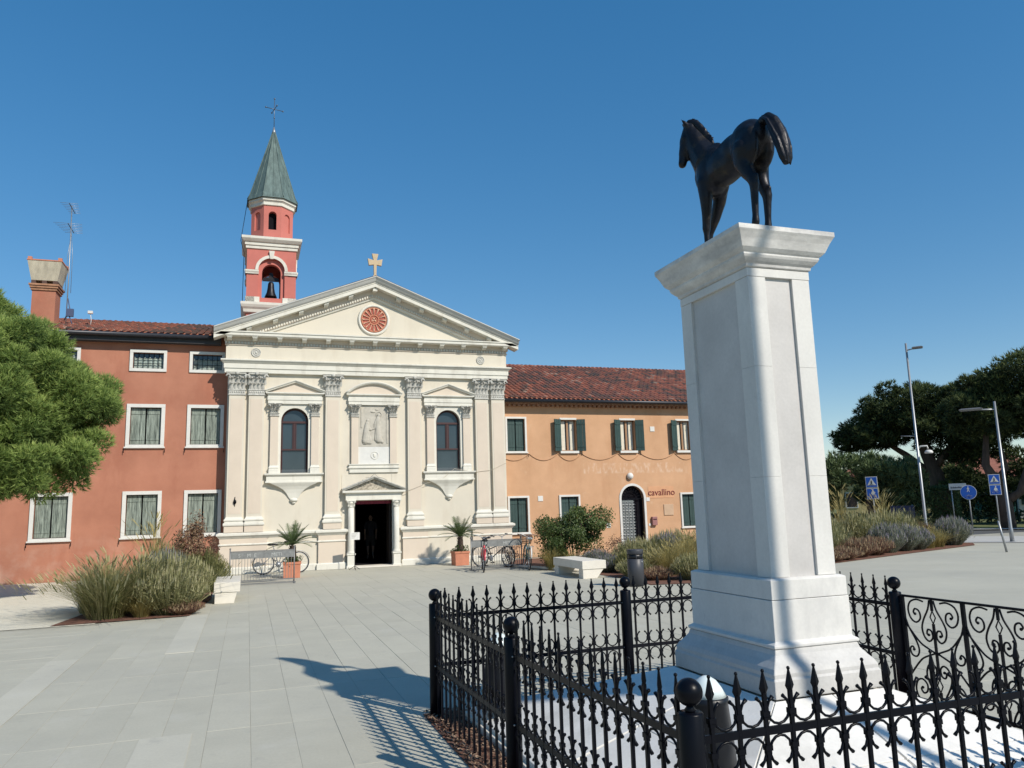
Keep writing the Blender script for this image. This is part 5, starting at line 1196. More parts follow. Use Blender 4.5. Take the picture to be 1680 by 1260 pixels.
# umbrella pines and other park trees
def park_pine(x, y, blobs, trunk, limbs, n, seed, label, mat=NEEDLED, ln=.30, w=.034, name='umbrella_pine', nb=16):
    t = thing(name, label, 'tree', (x, y, 0), 0, 'trees of the park at the right', world=False); r_ = random.Random(seed); full = []
    for c, rad in blobs:
        full.append((c, tuple(q*.82 for q in rad)))
        for i in range(nb):
            v = Vector((r_.gauss(0, 1), r_.gauss(0, 1), r_.gauss(0, 1))).normalized(); s_ = r_.uniform(.2, .42)*min(rad)
            full.append(((c[0]+v.x*rad[0]*.9, c[1]+v.y*rad[1]*.9, c[2]+v.z*rad[2]*.9), (s_*1.3, s_*1.3, s_)))
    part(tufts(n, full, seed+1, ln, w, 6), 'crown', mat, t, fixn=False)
    part(MB().tube([p for p, r1 in trunk], [r1 for p, r1 in trunk], 10), 'trunk', BARK, t)
    for l in limbs: part(MB().tube([p for p, r1 in l], [r1 for p, r1 in l], 7), 'limb', BARK, t)
    return t
# axes across / along the line of sight to the park
ux, uy = .63, -.777
def A(u, z, v=0.): return (ux*u+.777*v, uy*u+.63*v, z)
park_pine(42.2, 39.8, [(A(-2.6, 6.5), (2.6, 2.6, 1.15)), (A(.2, 7.9), (3.2, 3.2, 1.5)), (A(2.9, 7.3), (2.6, 2.8, 1.5)), (A(-4.0, 5.7), (1.5, 1.6, .8)), (A(4.2, 6.2), (1.8, 2.0, 1.2)), (A(.8, 6.4), (3.0, 2.8, 1.0)), (A(1.8, 5.3, 1), (1.9, 2.0, 1.2)), (A(-1.4, 7.3), (2.4, 2.6, 1.3)), (A(-2.8, 5.9, -.5), (2.2, 2.2, .95)), (A(3.4, 5.2), (2.0, 2.0, 1.3))],
          [(A(1.0, -.1), .62), (A(.95, 1.5), .5), (A(.85, 3.2), .45), (A(.4, 4.6), .36), (A(.1, 6.5), .2)],
          [[(A(.85, 3.0), .25), (A(-.8, 4.6), .2), (A(-2.6, 6.0), .1)], [(A(.8, 3.6), .25), (A(2.0, 5.2), .18), (A(3.2, 6.6), .1)]], 18500, 31, 'wide dark umbrella pine behind the tall lamp post')
park_pine(38.6, 30.6, [(A(1.6, 8.2), (2.6, 2.8, 1.5)), (A(-.6, 6.6), (2.2, 2.4, 1.3)), (A(3.6, 6.7), (2.8, 2.8, 1.9)), (A(1.4, 6.0), (2.6, 2.4, 1.1)), (A(4.6, 4.4), (2.0, 2.0, 1.5)), (A(-1.6, 5.6), (1.2, 1.2, .7)), (A(.4, 7.4), (2.2, 2.4, 1.4)), (A(2.8, 5.2), (2.0, 2.0, 1.2))],
          [(A(-.45, -.1), .42), (A(-.45, 1.4), .36), (A(-.7, 2.4), .30), (A(-1.1, 3.4), .2), (A(-.9, 5.2), .12)],
          [[(A(-.45, 1.4), .26), (A(.3, 1.9), .2), (A(.8, 3.2), .17), (A(1.3, 5.0), .1)], [(A(-.75, 2.5), .2), (A(-.2, 3.2), .15), (A(-.4, 5.0), .08)]], 15500, 33, 'dark umbrella pine with forked trunk at the right edge')
park_pine(34.3, 36.4, [(A(-.9, 3.5), (2.2, 2.0, 1.0)), (A(1.3, 3.1), (1.7, 1.6, .9)), (A(-2.4, 2.6), (1.2, 1.3, 1.3)), (A(2.3, 1.9), (1.0, 1.2, 1.2))], [(A(-.2, -.1), .22), (A(.1, 1.2), .18), (A(0, 2.6), .1)], [[(A(0, .9), .12), (A(1.2, 2.0), .06)]], 4600, 35,
          'lower grey green tree right of the pedestal', M('grey_green_needles', (1, 1, 1), .7, var=.25, scale=.5, tone=[(.04, .065, .025), (.075, .115, .042), (.12, .17, .06), (.18, .22, .08)]), .34, .03, 'park_tree')
park_pine(31.0, 41.5, [(A(-.8, 4.6), (1.5, 1.6, 1.1)), (A(-.2, 3.0), (1.8, 1.6, 1.6)), (A(-1.2, 1.8), (1.6, 1.6, 1.4))], [(A(-.5, -.1), .2), (A(-.5, 2.4), .12), (A(-.6, 4.2), .06)], [], 2200, 37, 'dark tree just visible along the right edge of the pedestal', NEEDLED, .34, .03, 'park_tree')
park_pine(46.0, 36.0, [(A(-2.5, 2.0), (2.2, 2.0, 1.7)), (A(1.5, 2.8), (2.4, 2.2, 2.0)), (A(5.5, 3.2), (2.6, 2.2, 2.2))], [(A(1.5, -.1), .25), (A(1.5, 1.5), .2), (A(1.6, 3.), .1)], [], 6500, 39, 'dense dark bushes behind the forked pine', NEEDLED, .28, .036, 'park_tree')
park_pine(48.5, 47.5, [(A(-1.2, 2.6), (2.4, 2.0, 2.2)), (A(2.6, 2.4), (2.4, 2.0, 2.0))], [(A(-1, -.1), .25), (A(-1, 1.8), .15)], [], 5500, 41, 'row of dark trees behind the umbrella pines', NEEDLED, .30, .04, 'park_tree')
hd = thing('clipped_hedge', 'clipped green cypress hedge beside the street name sign', 'hedge', (37.1, 33.6, 0), math.atan2(uy, ux), world=False)
r_ = random.Random(3); mb = MB()
for i in range(3800):
    f = r_.randrange(3); x, y, z = r_.uniform(-.62, .62), r_.uniform(-.5, .5), r_.uniform(.05, 2.25)
    if f == 0: y = -.5
    elif f == 1: z = 2.25
    else: x = r_.choice((-.62, .62))
    x += r_.gauss(0, .05); y += r_.gauss(0, .05); z += r_.gauss(0, .05); d = Vector((r_.gauss(0, 1), r_.gauss(0, 1)-.6, r_.gauss(.4, 1))).normalized(); s_ = d.orthogonal().normalized()*.03
    p = Vector((x, y, z)); mb.add([p-s_, p+s_, p+d*.16], [(0, 1, 2)], False, min(1, max(.02, .45+r_.gauss(0, .2))))
part(mb, 'foliage', M('hedge_leaf', (1, 1, 1), .7, var=.2, scale=2, tone=[(.03, .05, .015), (.055, .09, .025), (.09, .13, .04)]), hd, fixn=False); part(MB().box(-.5, .5, -.4, .4, 0, 2.1), 'stem', BARK, hd)
# low hedge along the park
lh = thing('low_hedge', 'long low dark hedge in front of the yellow house', 'hedge', (40.5, 46.5, -.35), math.atan2(uy, ux), world=False)
mb = MB()
for i in range(5200):
    p = Vector((r_.uniform(-16, 12), r_.uniform(-.5, .5), 1.05*math.sqrt(r_.random())+r_.gauss(0, .04))); d = Vector((r_.gauss(0, 1), r_.gauss(0, 1), r_.gauss(.5, 1))).normalized(); s_ = d.orthogonal().normalized()*.05
    mb.add([p-s_, p+s_, p+d*.26], [(0, 1, 2)], False, min(1, max(.02, .3+r_.gauss(0, .2))))
part(mb, 'foliage', MATS['hedge_leaf'], lh, fixn=False)
# ------------------------------------------------------------------ houses beyond the park
YELLOW = M('yellow_plaster', (.60, .47, .22), .9, var=.08)
def house(x, y, w, d, h, rh, label, wmat, rz):
    t = thing('house', label, 'house', (x, y, 0), rz, 'houses beyond the park', world=False)
    ops = [(-w/2+w*(i+.25)/n_-.0, -w/2+w*(i+.25)/n_+.9, z, z+1.25, False) for n_ in (max(2, int(w/2.6)),) for i in range(n_) for z in ((1.0,) if h < 4 else (1.0, 3.2))]
    mb = MB(); wall_face(mb, -w/2, w/2, 0, h, -d/2, .15, ops); mb.add([(-w/2, -d/2, 0), (-w/2, d/2, 0), (-w/2, d/2, h), (-w/2, -d/2, h)], [(0, 1, 2, 3)]); mb.add([(w/2, -d/2, 0), (w/2, d/2, 0), (w/2, d/2, h), (w/2, -d/2, h)], [(0, 1, 2, 3)]); mb.add([(-w/2, d/2, 0), (w/2, d/2, 0), (w/2, d/2, h), (-w/2, d/2, h)], [(0, 1, 2, 3)])
    part(mb, 'wall', wmat, t, fixn=False)
    for a, b, c, e_, _ in ops:
        o = part(MB().box(a, b, -d/2+.13, -d/2+.15, c, e_), 'window', GLASS, t); part(ring_frame(MB(), a, b, c, e_, .09, -d/2-.04, -d/2+.02), 'frame', WHITE, o)
        part(MB().box(a-.5, a-.1, -d/2-.06, -d/2-.01, c, e_), 'shutter', DGREEN, o)
    o_ = .5; part(MB().loft([[(-w/2-o_, -d/2-o_, h), (w/2+o_, -d/2-o_, h), (w/2+o_, d/2+o_, h), (-w/2-o_, d/2+o_, h)], [(-w/2-o_, -d/2-o_, h+.12), (w/2+o_, -d/2-o_, h+.12), (w/2+o_, d/2+o_, h+.12), (-w/2-o_, d/2+o_, h+.12)], [(-w/2+d*.4, -.05, h+rh), (w/2-d*.4, -.05, h+rh), (w/2-d*.4, .05, h+rh), (-w/2+d*.4, .05, h+rh)]]), 'roof', M('far_roof', (.30, .12, .08), .9, var=.25, scale=1.5, stretch=(1, 6, 1)), t)
HR = math.atan2(uy, ux)
house(56.5, 57.8, 7.5, 7, 3.7, 1.4, 'yellow house with brown roof glimpsed behind the crossing sign', YELLOW, HR)
house(60.8, 50.6, 9, 7, 3.2, 2.1, 'house with red tiled roof glimpsed behind the forked pine', YELLOW, HR)
house(58.5, 41.0, 8, 7, 2.9, 1.2, 'low white house at the far right behind the park', WHITE, HR)
TEAL = M('teal_plastic', (.10, .42, .40), .4)
pl = thing('playground_slide', 'teal playground slide under the forked pine', 'slide', (46.6, 37.6, 0), HR, world=False)
mb = MB(); vs = []
mb.tube([(-.55, 0, 1.45), (-.5, 0, .9), (-.25, 0, .55), (.1, 0, .55), (.35, 0, .8), (.42, 0, 1.35)], [.14, .2, .22, .22, .2, .12], 10); part(mb, 'slide_tube', TEAL, pl)
mb = MB(); mb.prism([(-1.75, .8), (-1.15, .8), (-1.2, 1.2), (-1.45, 1.45), (-1.7, 1.2)], 'y', -.1, .1); part(mb, 'side_panel', TEAL, pl)
for x in (-1.6, -.9, .6): part(MB().tube([(x, .1, 0), (x, .1, 1.6)], .05, 8), 'post', DGREEN, pl)

# ------------------------------------------------------------------ street furniture
def bench(x0, x1, y0, y1, label):
    t = thing('stone_bench', label, 'bench', ((x0+x1)/2, (y0+y1)/2, 0), 0, 'pale stone benches', world=True)
    part(MB().rects([(x0, x1, y0, y1, .24), (x0, x1, y0, y1, .455)]), 'seat', STONE, t, bevel=.008)
    for a, b in ((y0+.02, y0+.30), (y1-.32, y1-.04)):
        mb = MB(); mb.prism([(x0+.02, 0), (x0+.42, 0), (x1-.06, .239), (x0+.02, .239)], 'y', a, b); part(mb, 'leg', STONE, t, bevel=.006)
    return t
b1 = bench(8.3, 8.98, 18.9, 20.95, 'pale stone slab bench beside the grey bin')
b2 = bench(-.66, -.12, 18.5, 20.3, 'pale stone bench with its end towards the viewer beside the left plants')
def bin_(x, y, h, r_, label, slot=True):
    t = thing('litter_bin', label, 'bin', (x, y, 0), R(28), 'cylindrical grey litter bins', world=False); G = M('anthracite_paint', (.045, .047, .055), .45, var=.1)
    part(MB().lathe([(r_, .02), (r_, h*.74), (r_*.96, h*.745)], n=32), 'body', G, t)
    part(MB().lathe([(r_*.9, h*.74), (r_*.9, h*.88)], n=32), 'opening', BLACKPL, t)
    part(MB().lathe([(r_*.96, h*.875), (r_, h*.88), (r_, h*.985), (r_*.97, h), (.01, h)], n=32), 'lid', G, t)
    if slot: part(MB().ell((-.0, -r_, h*.67), (.022, .008, .022)), 'lock', GALV, t)
    mb = MB()
    for a in (0.6, 2.2, 3.9, 5.4): mb.tube([(r_*.9*math.cos(a), r_*.9*math.sin(a), h*.73), (r_*.9*math.cos(a), r_*.9*math.sin(a), h*.89)], .012, 6)
    part(mb, 'struts', G, t)
bin_(8.62, 16.55, .84, .19, 'dark grey cylindrical litter bin with slot near the stone bench')
bin_(20.9, 21.6, .86, .20, 'dark cylindrical bin standing in the right planting bed', False)

def rack(x0, x1, y, label, letters):
    t = thing('bicycle_rack', label, 'bicycle rack', ((x0+x1)/2, y, 0), 0, 'grey bicycle racks with a lettered board', world=True)
    for x in (x0, x1): part(MB().tube([(x, y, 0), (x, y, .98)], .018, 8).ell((x, y, .985), .024, n=8, m=6), 'post', GREYMETAL, t)
    part(MB().box(x0, x1, y-.012, y+.012, .70, .885), 'board', M('grey_board', (.20, .205, .20), .6, var=.2, scale=9), t)
    part(MB().box(x0, x1, y-.018, y+.018, .888, .915), 'top_rail', GREYMETAL, t); part(MB().box(x0, x1, y-.02, y+.02, .09, .12), 'bottom_rail', GREYMETAL, t)
    part(MB().box(x0-.06, x1+.03, y-.30, y-.26, .02, .05), 'ground_rail', GREYMETAL, t)
    for x in (x0, x1): part(MB().box(x-.02, x+.02, y-.42, y+.2, .0, .03), 'foot', GREYMETAL, t)
    n = 22
    for i in range(1, n): x = x0+(x1-x0)*i/n; part(MB().box(x-.006, x+.006, y-.006, y+.006, .12, .70), 'bar', GREYMETAL, t)
    for s_, x in letters:
        me = text_mesh(s_, .135, M('worn_letter', (.42, .43, .41), .6), .002); me.transform(Matrix.Translation((x-(x0+x1)/2, -.0165, .745)) @ Matrix.Rotation(R(90), 4, 'X')); part(me, 'lettering', None, t)
rack(-.43, 1.28, 23.1, 'grey bicycle rack with lettered board left of the church door', [('S', -.19), ('M', .06), ('E', .23), ('METI', .80)])
rack(6.62, 8.28, 23.6, 'grey bicycle rack with lettered board right of the church door', [('S M', 7.05), ('METI', 7.8)])

# bicycles
def bicycle(x, y, rz, lean, label, colour, basket=None, steer=0., fender=None):
    t = thing('bicycle', label, 'bicycle', (x, y, 0), rz, 'bicycles parked at the racks', world=False); t.rotation_euler = (lean, 0, rz); t.scale = (1.08, 1.08, 1.08)
    r_ = .315; WB = 1.02; FR = M('bike_'+colour, {'red': (.50, .03, .05), 'black': (.02, .02, .022), 'teal': (.03, .16, .15), 'silver': (.30, .31, .33)}[colour], .3, metal=.2, coat=.4)
    RUB = M('tyre_rubber', (.018, .018, .018), .8)
    for xw, st in ((0, 0.), (WB, steer)):
        def T(p): 
            c, s_ = math.cos(st), math.sin(st); return (xw+p[0]*c, p[0]*s_+p[1], r_+p[2])
        w = part(MB().tube([T((r_*.96*math.cos(a*.2618), 0, r_*.96*math.sin(a*.2618))) for a in range(24)], .018, 6, closed=True), 'wheel', RUB, t)
        part(MB().tube([T((r_*.89*math.cos(a*.2618), 0, r_*.89*math.sin(a*.2618))) for a in range(24)], .010, 5, closed=True), 'rim', GALV, w)
        mb = MB()
        for k in range(18):
            a = k*.349; mb.tube([T((.02*math.cos(a+1.4), .02*(-1)**k, .02*math.sin(a+1.4))), T((r_*.88*math.cos(a), 0, r_*.88*math.sin(a)))], .0022, 3, False)
        mb.tube([T((0, -.05, 0)), T((0, .05, 0))], .022, 8); part(mb, 'spokes', GALV, w)
        part(MB().tube([T((r_*1.09*math.cos(a), 0, r_*1.09*math.sin(a))) for a in [R(q) for q in (range(10, 190, 15) if xw == 0 else range(20, 150, 13))]], .02, 6, flat=.5), 'mudguard', WHITE if fender else FR, t)
    bb = (.43, 0, .27); st_ = (.30, 0, .72); hd_ = (.86, 0, .70); hdl = (.89, 0, .60)
    for a, b, rr in ((bb, st_, .017), (bb, hdl, .019), ((.33, 0, .52), hd_, .016), ((0, 0, r_), bb, .012), ((0, 0, r_), (.32, 0, .6), .011), (hdl, hd_, .02)):
        part(MB().tube([a, b], rr, 8), 'frame_tube', FR, t)
    c, s_ = math.cos(steer), math.sin(steer)
    fk = MB()
    for sy in (-.045, .045): fk.tube([(.89, sy, .60), (.95, sy, .45), (WB, sy, r_)], .011, 6)
    part(fk, 'fork', FR, t)
    part(MB().tube([hd_, (.84, 0, .90)], .013, 8), 'stem', GALV, t)
    hbp = [(-.16, -.28), (-.05, -.27), (.03, -.15), (.0, 0), (.03, .15), (-.05, .27), (-.16, .28)]
    part(MB().tube([(.84+px*c-py*s_, px*s_+py*c, .90+(.06 if abs(py) > .1 else 0)) for px, py in hbp], .011, 8), 'handlebar', GALV, t)
    for py in (-.28, .28): part(MB().tube([(.84-.08*c-py*s_, -.08*s_+py*c, .96), (.84-.19*c-py*s_, -.19*s_+py*c, .96)], .017, 8), 'grip', BLACKPL, t)
    part(MB().tube([st_, (.27, 0, .84)], .013, 8), 'seat_post', GALV, t)
    mb = MB(); mb.ell((.20, 0, .87), (.10, .09, .04)); mb.ell((.32, 0, .87), (.12, .04, .03)); part(mb, 'saddle', WHITE if fender else BLACKPL, t)
    mb = MB(); mb.tube([(bb[0], -.06, bb[2]), (bb[0]+.10, -.07, bb[2]-.12)], .010, 6); mb.tube([(bb[0], .06, bb[2]), (bb[0]-.10, .07, bb[2]+.12)], .010, 6); mb.lathe([(.085, -.045), (.085, -.04)], (0, 0, 0), 18); mb.v[-36:] = [(bb[0]+a, c_, bb[2]+b) for a, b, c_ in mb.v[-36:]]
    part(mb, 'crank', GALV, t)
    part(MB().box(.48, .58, -.15, -.06, .135, .16), 'pedal', BLACKPL, t); part(MB().box(.28, .38, .06, .15, .38, .405), 'pedal', BLACKPL, t)
    mb = MB(); mb.tube([(-.22, -.06, .66), (.22, -.06, .67)], .007, 5); mb.tube([(-.22, .06, .66), (.22, .06, .67)], .007, 5); mb.tube([(-.2, -.06, .66), (-.2, .06, .66)], .007, 5); mb.tube([(0, .06, r_), (-.15, .06, .66)], .006, 5); mb.tube([(0, -.06, r_), (-.15, -.06, .66)], .006, 5)
    part(mb, 'carrier', GALV, t)
    mb = MB(); mb.tube([(.05, .05, r_-.02), (.02, .16, .0)], .009, 6); part(mb, 'kickstand', GALV, t)
    if basket:
        mb = MB()
        for i in range(5):
            z = .70+i*.05; e = .13+.012*i; mb.tube([(.98-e, -e, z), (.98+e, -e, z), (.98+e, e, z), (.98-e, e, z)], .006, 4, False, closed=True)
        for k in range(12):
            a = k*.5236; mb.tube([(.98+.14*math.cos(a), .14*math.sin(a), .70), (.98+.19*math.cos(a), .19*math.sin(a), .90)], .006, 4, False)
        mb.box(.85, 1.11, -.13, .13, .695, .705); part(mb, 'basket', BLACKPL, t)
    return t
bicycle(.52, 26.55, R(3), R(-6), 'grey bicycle standing against the church wall behind the left rack', 'silver', steer=.1)
bicycle(6.72, 22.62, R(76), R(4), 'red bicycle at the left end of the right rack', 'red')
bicycle(7.28, 24.85, R(-52), R(3), 'dark bicycle facing the viewer behind the right rack', 'black', steer=-.3)
bicycle(8.12, 22.5, R(78), R(5), 'teal bicycle with white mudguards and basket at the right end of the rack', 'teal', basket=True, fender=True)

# potted palms
def palm(x, y, rz, label, under=True):
    t = thing('potted_palm', label, 'potted palm', (x, y, 0), rz, 'potted palms either side of the church door', world=False)
    part(MB().rects([(-.24, .24, -.24, .24, 0), (-.25, .25, -.25, .25, .40), (-.27, .27, -.27, .27, .40), (-.27, .27, -.27, .27, .47), (-.23, .23, -.23, .23, .47), (-.23, .23, -.23, .23, .43)]), 'pot', TERRA, t, bevel=.008)
    part(MB().rects([(-.228, .228, -.228, .228, .41), (-.228, .228, -.228, .228, .435)]), 'soil', SOIL, t)
    mb = MB(); mb.tube([(0, 0, .42), (.02, 0, .7), (.01, 0, .95)], [.11, .10, .09], 12)
    for i in range(70):
        a = i*2.4; z = .45+i*.007; mb.add([(.10*math.cos(a), .10*math.sin(a), z), (.10*math.cos(a+.5), .10*math.sin(a+.5), z), (.13*math.cos(a+.25), .13*math.sin(a+.25), z+.05)], [(0, 1, 2)])
    part(mb, 'trunk', BARK, t)
    r_ = random.Random(int(x*100))
    for i in range(30):
        a = i*2.399+r_.uniform(-.2, .2); el = R(r_.uniform(14, 74)); L = r_.uniform(.74, .96); mb = MB(); pts = []
        for k in range(8):
            q = k/7; o_ = L*q*math.cos(el)*(1-.05*q); z = .96+L*(q*math.sin(el)-.42*q*q*math.cos(el)); pts.append(Vector((o_*math.cos(a), o_*math.sin(a), z)))
        mb.tube(pts, [.009]*5+[.006, .004, .003], 4, False, tone=.5); sd = Vector((-math.sin(a), math.cos(a), 0)); tn = r_.uniform(.1, .9)
        for k in range(1, 8):
            for m_ in (0, .33, .66):
                if k == 7 and m_: continue
                p = pts[k].lerp(pts[min(7, k+1)], m_); fwd = (pts[min(7, k+1)]-pts[k-1]).normalized(); ll = .20*math.sin(min(1, (k+m_+.6)/7.5)*math.pi*.85+.2)
                for s_ in (-1, 1): tip = p+fwd*ll*.55+sd*s_*ll*.85+Vector((0, 0, .02)); mb.add([p-fwd*.012, p+fwd*.012, tip], [(0, 1, 2)], False, min(1, max(.02, tn+r_.uniform(-.15, .15))))
        part(mb, 'frond', PALM, t, fixn=False)
    if under:
        part(leafy(420, .30, .28, .22, int(x*10)+3, .06, .52), 'underplanting', LEAF, t, fixn=False, kind='stuff')
palm(1.31, 24.75, R(-4), 'terracotta pot with a fan-shaped cycad palm behind the left bicycle rack')
palm(6.93, 26.12, R(3), 'terracotta pot with a cycad palm and trailing plant right of the church door')
# notice stand by the door
ns = thing('notice_stand', 'small white notice on a thin stand left of the church doorway', 'notice stand', (3.42, 26.55, 0), R(8), world=False)
part(MB().box(-.16, .16, -.01, .01, .98, 1.22), 'notice_board', WHITE, ns)
mb = MB()
for i in range(4): mb.box(-.12, .08-.03*i, -.013, -.009, 1.17-.045*i, 1.185-.045*i)
part(mb, 'printed_lines', M('grey_print', (.35, .33, .3), .7), ns)
part(MB().tube([(0, .01, .03), (0, .01, 1.0)], .012, 8), 'pole', BLACKPL, ns)
for a in (0.4, 2.5, 4.6): part(MB().tube([(0, .01, .12), (.2*math.cos(a), .2*math.sin(a), .008)], .010, 6), 'foot', BLACKPL, ns)

# person inside the doorway
pb = MB(); K = pb.cap
for s_ in (-1, 1):
    K((s_*.09, 0, .84), (s_*.10, .02, .48), .085, .058); K((s_*.10, .02, .48), (s_*.10, -.01, .10), .055, .038); K((s_*.10, -.01, .06), (s_*.11, .15, .04), .042, .035)
    K((s_*.17, 0, 1.38), (s_*.225, -.02, 1.12), .052, .042); K((s_*.225, -.02, 1.12), (s_*.22, .08, .88), .040, .03); K((s_*.22, .09, .86), (s_*.215, .11, .79), .032, .024)
    for f in range(4): K((s_*(.205+.012*f), .10, .80), (s_*(.205+.012*f), .115+.004*f, .72), .009, .008, 6)
    K((s_*.195, .11, .83), (s_*.175, .14, .79), .010, .009, 6)
K((0, 0, .88), (0, 0, 1.1), .145, .135); K((0, 0, 1.1), (0, 0, 1.32), .14, .155); K((-.12, 0, 1.36), (.12, 0, 1.36), .075, .075); K((0, 0, 1.4), (0, .01, 1.5), .06, .055)
pb.ell((0, .015, 1.60), (.075, .095, .115)); K((0, .105, 1.60), (0, .115, 1.575), .014, .016, 6)
for s_ in (-1, 1): pb.ell((s_*.078, .01, 1.59), (.014, .025, .032))
pr = thing('person', 'person in shorts standing in the dark church doorway', 'person', (4.66, 31.4, .055), R(170), world=False)
SKIN = M('skin', (.42, .26, .19), .6)
me = fused(pb, 'body', .016, 4); me.materials.append(SKIN); part(me, 'body', None, pr)
mb = MB(); mb.cap((0, 0, .92), (0, 0, 1.12), .158, .15); mb.cap((0, 0, 1.12), (0, 0, 1.33), .155, .168); mb.cap((-.13, 0, 1.36), (.13, 0, 1.36), .085, .085)
for s_ in (-1, 1): mb.cap((s_*.17, 0, 1.38), (s_*.21, -.01, 1.2), .066, .06)
me = fused(mb, 'shirt', .016, 3); me.materials.append(M('dark_shirt', (.05, .05, .06), .9)); part(me, 'shirt', None, pr)
mb = MB(); mb.cap((0, 0, .86), (0, 0, .93), .152, .152)
for s_ in (-1, 1): mb.cap((s_*.09, 0, .86), (s_*.105, .015, .56), .105, .09)
me = fused(mb, 'shorts', .016, 3); me.materials.append(M('dark_shorts', (.06, .055, .05), .9)); part(me, 'shorts', None, pr)
mb = MB(); mb.ell((0, -.012, 1.635), (.086, .10, .10)); me = fused(mb, 'hair', .016, 2); me.materials.append(M('brown_hair', (.03, .02, .015), .8)); part(me, 'hair', None, pr)
mb = MB()
for s_ in (-1, 1): mb.ell((s_*.03, .105, 1.615), (.012, .008, .008), n=8, m=5)
mb.box(-.025, .025, .107, .115, 1.538, 1.546); part(mb, 'face_features', BLACKPL, pr)

# antenna and sensor on the red building's roof
an = thing('tv_antenna', 'tall thin television aerial beside the chimney of the red building', 'antenna', (-6.22, 30, 8.66), 0, world=False)
mb = MB(); mb.tube([(0, 0, -.1), (0, 0, 1.7), (-.04, 0, 4.45)], .018, 6); part(mb, 'mast', GALV, an)
for s_ in (-1, 1): part(MB().tube([(s_*.09, 0, 1.2), (s_*.075, 0, 2.6), (0, 0, 3.4)], .008, 5), 'stay', GALV, an)
for z, L in ((4.35, .28), (3.6, .45)):
    bm_ = part(MB().tube([(-.03, -.5, z), (-.03, .5, z)], .014, 6), 'boom', BLACKPL, an)
    for k in range(7): y = -.5+k*.165; l = L*(1-.06*k); part(MB().tube([(-.03-l, y, z), (-.03+l, y, z)], .006, 5), 'element', GALV, bm_)
mb = MB(); mb.tube([(-.06, 0, .2), (.10, 0, .6), (.02, 0, 1.0)], .02, 6); mb.box(-.0, .22, -.06, .06, .35, .62); mb.tube([(.1, 0, .35), (.22, 0, .0)], .02, 6); part(mb, 'bracket', M('blue_grey_paint', (.06, .08, .15), .5), an)
sn = thing('roof_sensor', 'small white sensor on a thin rod on the red building roof', 'sensor', (-5.45, 30, 8.66), 0, world=False)
part(MB().tube([(0, 0, -.1), (.02, 0, .28), (-.02, 0, .5)], .012, 6), 'rod', WHITE, sn); part(MB().box(-.10, .06, -.06, .06, .48, .58), 'sensor_head', WHITE, sn, bevel=.01)

# lamps
def street_lamp(x, y, h, arm, rz, label, dome=False):
    t = thing('street_lamp', label, 'street lamp', (x, y, 0), rz, 'steel street lamps around the square', world=False)
    part(MB().lathe([(.075, 0), (.075, .5), (.06, .55), (.042, h)], n=14), 'pole', GALV, t); part(MB().lathe([(.16, 0), (.16, .02), (.10, .03)], n=14), 'base_plate', GALV, t)
    a = part(MB().tube([(0, 0, h-.32), (arm*.5, 0, h-.28), (arm, 0, h-.27)], [.03, .025, .02], 8), 'arm', GALV, t)
    part(MB().rects([(arm*.45, arm*1.15, -.10, .10, h-.30), (arm*.40, arm*1.2, -.13, .13, h-.24), (arm*.5, arm*1.1, -.08, .08, h-.20)]), 'lamp_head', GREYMETAL, t)
    if dome:
        part(MB().tube([(0, 0, 3.85), (.12, 0, 4.0), (.38, 0, 4.0), (.40, 0, 3.88)], .035, 8), 'camera_arm', WHITE, t); part(MB().lathe([(.16, 0), (.17, .05), (.13, .12), (.05, .15)], (.42, 0, 3.68), 16), 'dome_camera', WHITE, t)
        part(MB().tube([(0, 0, 4.45), (-.6, 0, 4.5)], .02, 6), 'side_arm', GALV, t)
    return t
street_lamp(27.6, 26.1, 8.6, .55, HR, 'tall steel lamp post with dome camera right of the pedestal', True)
street_lamp(28.05, 22.55, 5.5, -1.05, HR, 'shorter steel lamp post with long thin arm at the right edge')
street_lamp(3.46+.49*6.5, 4.62-.872*6.5, 9.25, .45, R(119.3), 'tall steel lamp post behind the viewer whose shadow falls on the pedestal')

# signs
def person_icon(mb, x, z, s_, y): 
    mb.ell((x, y, z+.30*s_), (.055*s_, .004, .055*s_), n=10, m=5)
    mb.prism([(x-.05*s_, z+.22*s_), (x+.05*s_, z+.22*s_), (x+.14*s_, z+.05*s_), (x+.10*s_, z+.04*s_), (x+.05*s_, z+.12*s_), (x+.05*s_, z-.02*s_), (x+.14*s_, z-.28*s_), (x+.08*s_, z-.29*s_), (x, z-.08*s_), (x-.10*s_, z-.29*s_), (x-.16*s_, z-.27*s_), (x-.06*s_, z-.02*s_), (x-.05*s_, z+.12*s_), (x-.12*s_, z+.03*s_), (x-.15*s_, z+.06*s_)], 'y', y-.002, y+.002)
def bike_icon(mb, x, z, s_, y, rider=True):
    for dx in (-.2, .2): mb.tube([(x+dx*s_+.12*s_*math.cos(a*.5236), y, z-.18*s_+.12*s_*math.sin(a*.5236)) for a in range(12)], .022*s_, 4, False, closed=True, flat=.2)
    mb.tube([(x-.2*s_, y, z-.18*s_), (x-.08*s_, y, z+.02*s_), (x+.12*s_, y, z+.02*s_), (x+.2*s_, y, z-.18*s_)], .02*s_, 4, False, flat=.2); mb.tube([(x-.08*s_, y, z+.02*s_), (x, y, z-.18*s_), (x+.12*s_, y, z+.02*s_)], .02*s_, 4, False, flat=.2)
    if rider:
        mb.ell((x+.04*s_, y, z+.36*s_), (.06*s_, .004, .06*s_), n=10, m=5); mb.prism([(x-.02*s_, z+.29*s_), (x+.08*s_, z+.27*s_), (x+.20*s_, z+.10*s_), (x+.12*s_, z-.12*s_), (x+.04*s_, z-.14*s_), (x-.14*s_, z+.04*s_)], 'y', y-.002, y+.002)
